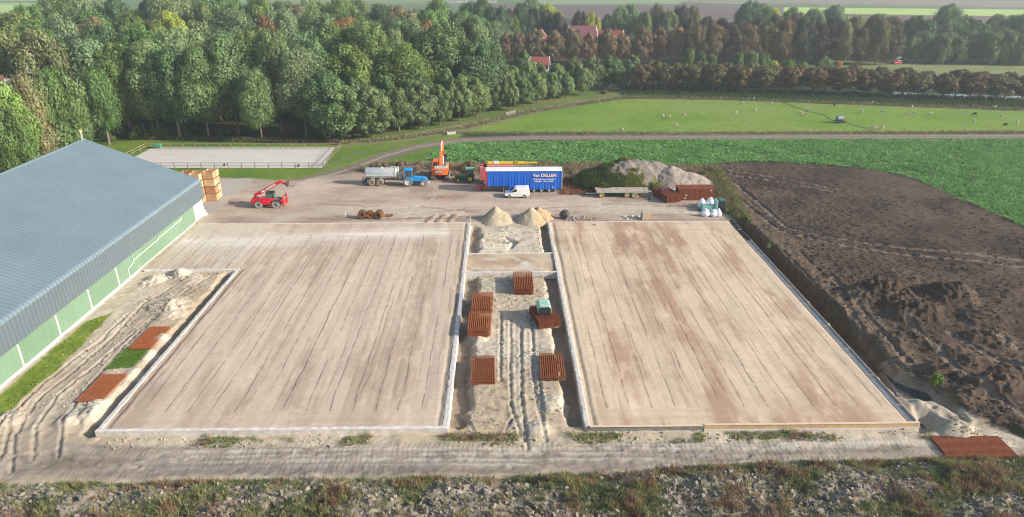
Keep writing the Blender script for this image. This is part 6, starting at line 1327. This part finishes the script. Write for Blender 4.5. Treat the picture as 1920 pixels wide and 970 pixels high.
hd = poly([(1315, 322), (1350, 322), (1385, 380), (1410, 424), (1378, 412), (1352, 392), (1338, 350)]); x, y = scatter(hd, 22); n = len(x)
tufts('bank_weeds', 'yellowish weeds along the edge between yard and ploughed field', 'weeds', x, y, hz_arr(x, y), .45+.5*rg.random(n), .3+.15*rg.random(n), .07, cpick(n, [(.22, .24, .09), (.14, .17, .06), (.30, .26, .13)], [4, 3, 2]), 9)
# weeds on the old heap
ii = np.nonzero(hzz.reshape(-1) > .25)[0]; ii = rg.choice(ii, min(len(ii), 9000), False); x = hxx.reshape(-1)[ii]; y = hyy.reshape(-1)[ii]; z = hzz.reshape(-1)[ii]
g = smooth(.46, .56, fbm(x, y, 2.2, 4, 205)+.22*smooth(x1185+4.5, x1120, x)+.15*smooth(118, 113, y)-.7*smooth(x1240-3.4, x1240-1.5, x+(z-2)*1.0)-.12*smooth(2.8, 4.2, z)); k = rg.random(len(x)) < g
x, y, z = x[k], y[k], z[k]; n = len(x); mixw = smooth(x1120+2, x1120+7, x)[:, None]
tufts('heap_weeds', 'green and yellow weeds covering the old earth heap', 'weeds', x, y, z, .45+.5*rg.random(n), .2+.12*rg.random(n), .06, cpick(n, [(.085, .12, .04), (.12, .15, .05)], [1, 1])*(1-mixw)+cpick(n, [(.24, .26, .05), (.13, .17, .04), (.3, .26, .08)], [3, 3, 1])*mixw, 9)
# rough grass along the avenue, the canal bank, the fences
x, y = scatter(poly([(640, 272), (760, 262), (870, 244), (1000, 212), (1170, 186), (1350, 188), (1920, 209), (1920, 204), (1350, 184), (1170, 180), (1000, 205), (870, 238), (760, 255), (640, 266)]), 5); n = len(x)
tufts('dry_grass', 'rough dry grass along the avenue side of the pasture', 'grass', x, y, hz_arr(x, y), .45+.4*rg.random(n), .3+.1*rg.random(n), .09, cpick(n, [(.30, .25, .14), (.2, .2, .08), (.14, .18, .05)], [4, 3, 2]), 6)
x, y = scatter(poly([(870, 252), (870, 248), (1300, 249), (1920, 247), (2100, 250), (2100, 253), (1920, 251), (1300, 252.5)]), 7); n = len(x)
tufts('dry_grass', 'pale dry grass under the fence beside the dirt track', 'grass', x, y, hz_arr(x, y), .35+.3*rg.random(n), .25+.1*rg.random(n), .08, cpick(n, [(.30, .28, .14), (.2, .24, .08)], [3, 2]), 6)
x, y = scatter(poly([(1165, 163), (1300, 166), (1920, 186), (2100, 192), (2100, 215), (1920, 206), (1350, 186), (1165, 183)]), 3); n = len(x)
tufts('reeds', 'dark green reeds on the canal bank under the clipped trees', 'reeds', x, y, hz_arr(x, y), .6+.6*rg.random(n), .35+.1*rg.random(n), .12, cpick(n, [(.045, .09, .025), (.07, .12, .04), (.12, .13, .06)], [4, 3, 1.5]), 6)
x, y = scatter(poly([(240, 262), (640, 272), (640, 264), (240, 256)]), 6); n = len(x)
tufts('undergrowth', 'brown undergrowth between the arena and the wood', 'undergrowth', x, y, hz_arr(x, y), .5+.5*rg.random(n), .35+.1*rg.random(n), .10, cpick(n, [(.13, .11, .06), (.08, .10, .035), (.17, .14, .09)], [4, 3, 2]), 6)
# grass patches on the left strip
x, y = scatter(gr, 40); k = (sdf(x, y, gr)+(fbm(x, y, 1.2, 3, 321)-.5)*1.4 < -.1); x = x[k]; y = y[k]; n = len(x)
tufts('grass_strip', 'bright green grass strip along the shed wall', 'grass', x, y, hz_arr(x, y), .05+.06*rg.random(n), .08+.05*rg.random(n), .035, cpick(n, [(.16, .25, .04), (.20, .28, .05), (.28, .29, .10)], [4, 3, 1.5]), 7)
g2 = poly([(236, 652), (282, 650), (252, 690), (196, 694)], -.2); x, y = scatter(g2, 60); n = len(x)
tufts('grass_patch', 'square of green weeds between the two flat mesh bundles', 'grass', x, y, hz_arr(x, y), .07+.09*rg.random(n), .10+.05*rg.random(n), .04, cpick(n, [(.12, .23, .04), (.17, .27, .06)], [3, 2]), 8)
# spoil bank plants and the roadside
bx0 = rg.uniform(-40, 45, 52000); by0 = rg.uniform(36.5, 48.7, 52000)
dd = -sdf(bx0, by0, bk); pm = fbm(bx0*.6, by0, 2.0, 4, 161)+.25*np.exp(-((dd-.4)/.6)**2)*fbm(bx0, by0, 9, 4, 1)*1.4
road = (dd < -.2) & (by0 < 47.3); strip = (by0 > 47.2) & (by0 < 48.7) & (bx0 > -35) & (bx0 < 37); sm_ = fbm(bx0, by0*1.5, 4, 4, 55)
k = ((dd > 0) & (rg.random(52000) < smooth(.44, .62, pm)*.6+.12)) | (strip & (rg.random(52000) < smooth(.5, .62, sm_)*.35)) | ((bx0 > 36) & (by0 > 46.5) & (rg.random(52000) < .12*smooth(.45, .6, sm_)))
x, y = bx0[k], by0[k]; n = len(x); kind = fbm(x, y, 1.6, 3, 331); kind2 = fbm(x, y, .8, 2, 341)
pal = np.where((kind > .60)[:, None], cpick(n, [(.32, .20, .12), (.28, .20, .13), (.32, .27, .18)], [3, 2, 2]), np.where((kind > .49)[:, None], cpick(n, [(.32, .31, .13), (.34, .30, .17), (.24, .25, .12)], [3, 2, 2]), cpick(n, [(.15, .20, .08), (.20, .23, .10), (.28, .26, .16)], [3, 3, 2])))
hh = np.where(kind > .49, .28+.35*rg.random(n), .16+.2*rg.random(n))*(.7+.6*kind2)*np.where(y > 46.8, .6, 1)
tufts('bank_plants', 'green, yellow and rusty weeds on the clay bank in the foreground', 'weeds', x, y, hz_arr(x, y), hh, .2+.12*rg.random(n), .035, pal, 11)
# clay clods
def clods(name, label, x, y, z, s, m, sub_=1):
    bm = bmesh.new(); bmesh.ops.create_icosphere(bm, subdivisions=sub_, radius=1); bm.verts.ensure_lookup_table()
    bv = np.array([v_.co[:] for v_ in bm.verts]); bf = np.array([[v_.index for v_ in f_.verts] for f_ in bm.faces]); bm.free()
    n = len(x); nv = len(bv); q = rg.normal(size=(n, 4)); q /= np.linalg.norm(q, axis=1)[:, None]
    w_, a, b_, c_ = q.T; RM = np.stack([1-2*(b_*b_+c_*c_), 2*(a*b_-c_*w_), 2*(a*c_+b_*w_), 2*(a*b_+c_*w_), 1-2*(a*a+c_*c_), 2*(b_*c_-a*w_), 2*(a*c_-b_*w_), 2*(b_*c_+a*w_), 1-2*(a*a+b_*b_)], -1).reshape(n, 3, 3)
    V = bv[None]*(1+.30*rg.normal(size=(n, nv, 1)))*np.stack([s*(1+.3*rg.random(n)), s, s*.75], -1)[:, None, :]
    V = np.einsum('nij,nvj->nvi', RM, V)+np.stack([x, y, z], -1)[:, None, :]
    F = (bf[None]+(np.arange(n)*nv)[:, None, None]).reshape(-1, 3); i0 = np.clip(np.searchsorted(gx, x), 0, NX-1); j0 = np.clip(np.searchsorted(gy, y), 0, NY-1)
    c = np.repeat((m[1] if m[1] is not None else C[j0, i0])[:, None, :]*(.8+.4*rg.random((n, 1, 1))), nv, 1).reshape(-1, 3)
    o = link(name, np_mesh(name, V.reshape(-1, 3), F, c, False), m[0]); tag(o, label, 'clods', None, 'stuff')
M_CLOD = vmat('clod_clay', .22, 4, 20, .5)
n = 9000; x = rg.uniform(-40, 44, n); y = rg.uniform(36.8, 44.6, n); d_ = -sdf(x, y, bk); pm = fbm(x*.6, y, 2.0, 4, 161); k = (d_ > .2) & (rg.random(n) < 1-.8*smooth(.42, .56, pm)); x, y = x[k], y[k]; n = len(x)
col_ = cpick(n, [(.24, .21, .175), (.31, .27, .225), (.18, .155, .13), (.32, .27, .20)], [4, 3, 3, 1]); s = .045+.15*rg.random(n)**2.2
clods('clay_clods', 'grey clay clods covering the bank in the foreground', x, y, hz_arr(x, y)+s*.3, s, (M_CLOD, col_))
x, y = scatter(DF, 5); k = (x < 95) & (y < 112) & (rg.random(len(x)) < .25+.75*smooth(.45, .6, fbm(x, y, 4, 3, 351))); x, y = x[k], y[k]; n = len(x); s = .04+.11*rg.random(n)**2
clods('soil_clods', 'dark soil clods strewn over the ploughed field', x, y, hz_arr(x, y)+s*.3, s, (M_CLOD, cpick(n, [(.085, .063, .05), (.065, .049, .04), (.12, .09, .07)], [4, 4, 1])))
mp2 = np.concatenate([np.stack([rg.uniform(-4.6, 7, 2600), rg.uniform(47.5, 81, 2600)], 1), np.stack([rg.uniform(-4.6, 7, 700), rg.uniform(88.8, 99.5, 700)], 1), np.stack([rg.uniform(-46, -35.4, 1800), rg.uniform(49, 82.5, 1800)], 1), np.stack([rg.uniform(-34, 37, 900), 47.9+.45*rg.normal(size=900)], 1), np.stack([rg.uniform(38, 46, 700), rg.uniform(46, 58, 700)], 1)])
k = fbm(mp2[:, 0], mp2[:, 1], 1.8, 3, 361) > .47; x, y = mp2[k, 0], mp2[k, 1]; n = len(x); s = .03+.09*rg.random(n)**2.5
clods('sand_clods', 'sandy clods and crumbs over the trampled ground between the pads', x, y, hz_arr(x, y)+s*.3, s, (M_CLOD, None))
# ================================================================= HAZE
b = MB().box(-12000, 12000, -60, 17500, -3.2, 44); hzm = bpy.data.materials.new('haze_air'); hzm.use_nodes = True; nt = hzm.node_tree; nt.nodes.clear()
pv = nt.nodes.new('ShaderNodeVolumePrincipled'); pv.inputs['Color'].default_value = (.80, .88, 1, 1); pv.inputs['Density'].default_value = .00034; pv.inputs['Anisotropy'].default_value = .2
ou = nt.nodes.new('ShaderNodeOutputMaterial'); nt.links.new(pv.outputs[0], ou.inputs['Volume'])
o = b.build('haze', hzm); tag(o, kind='stuff')
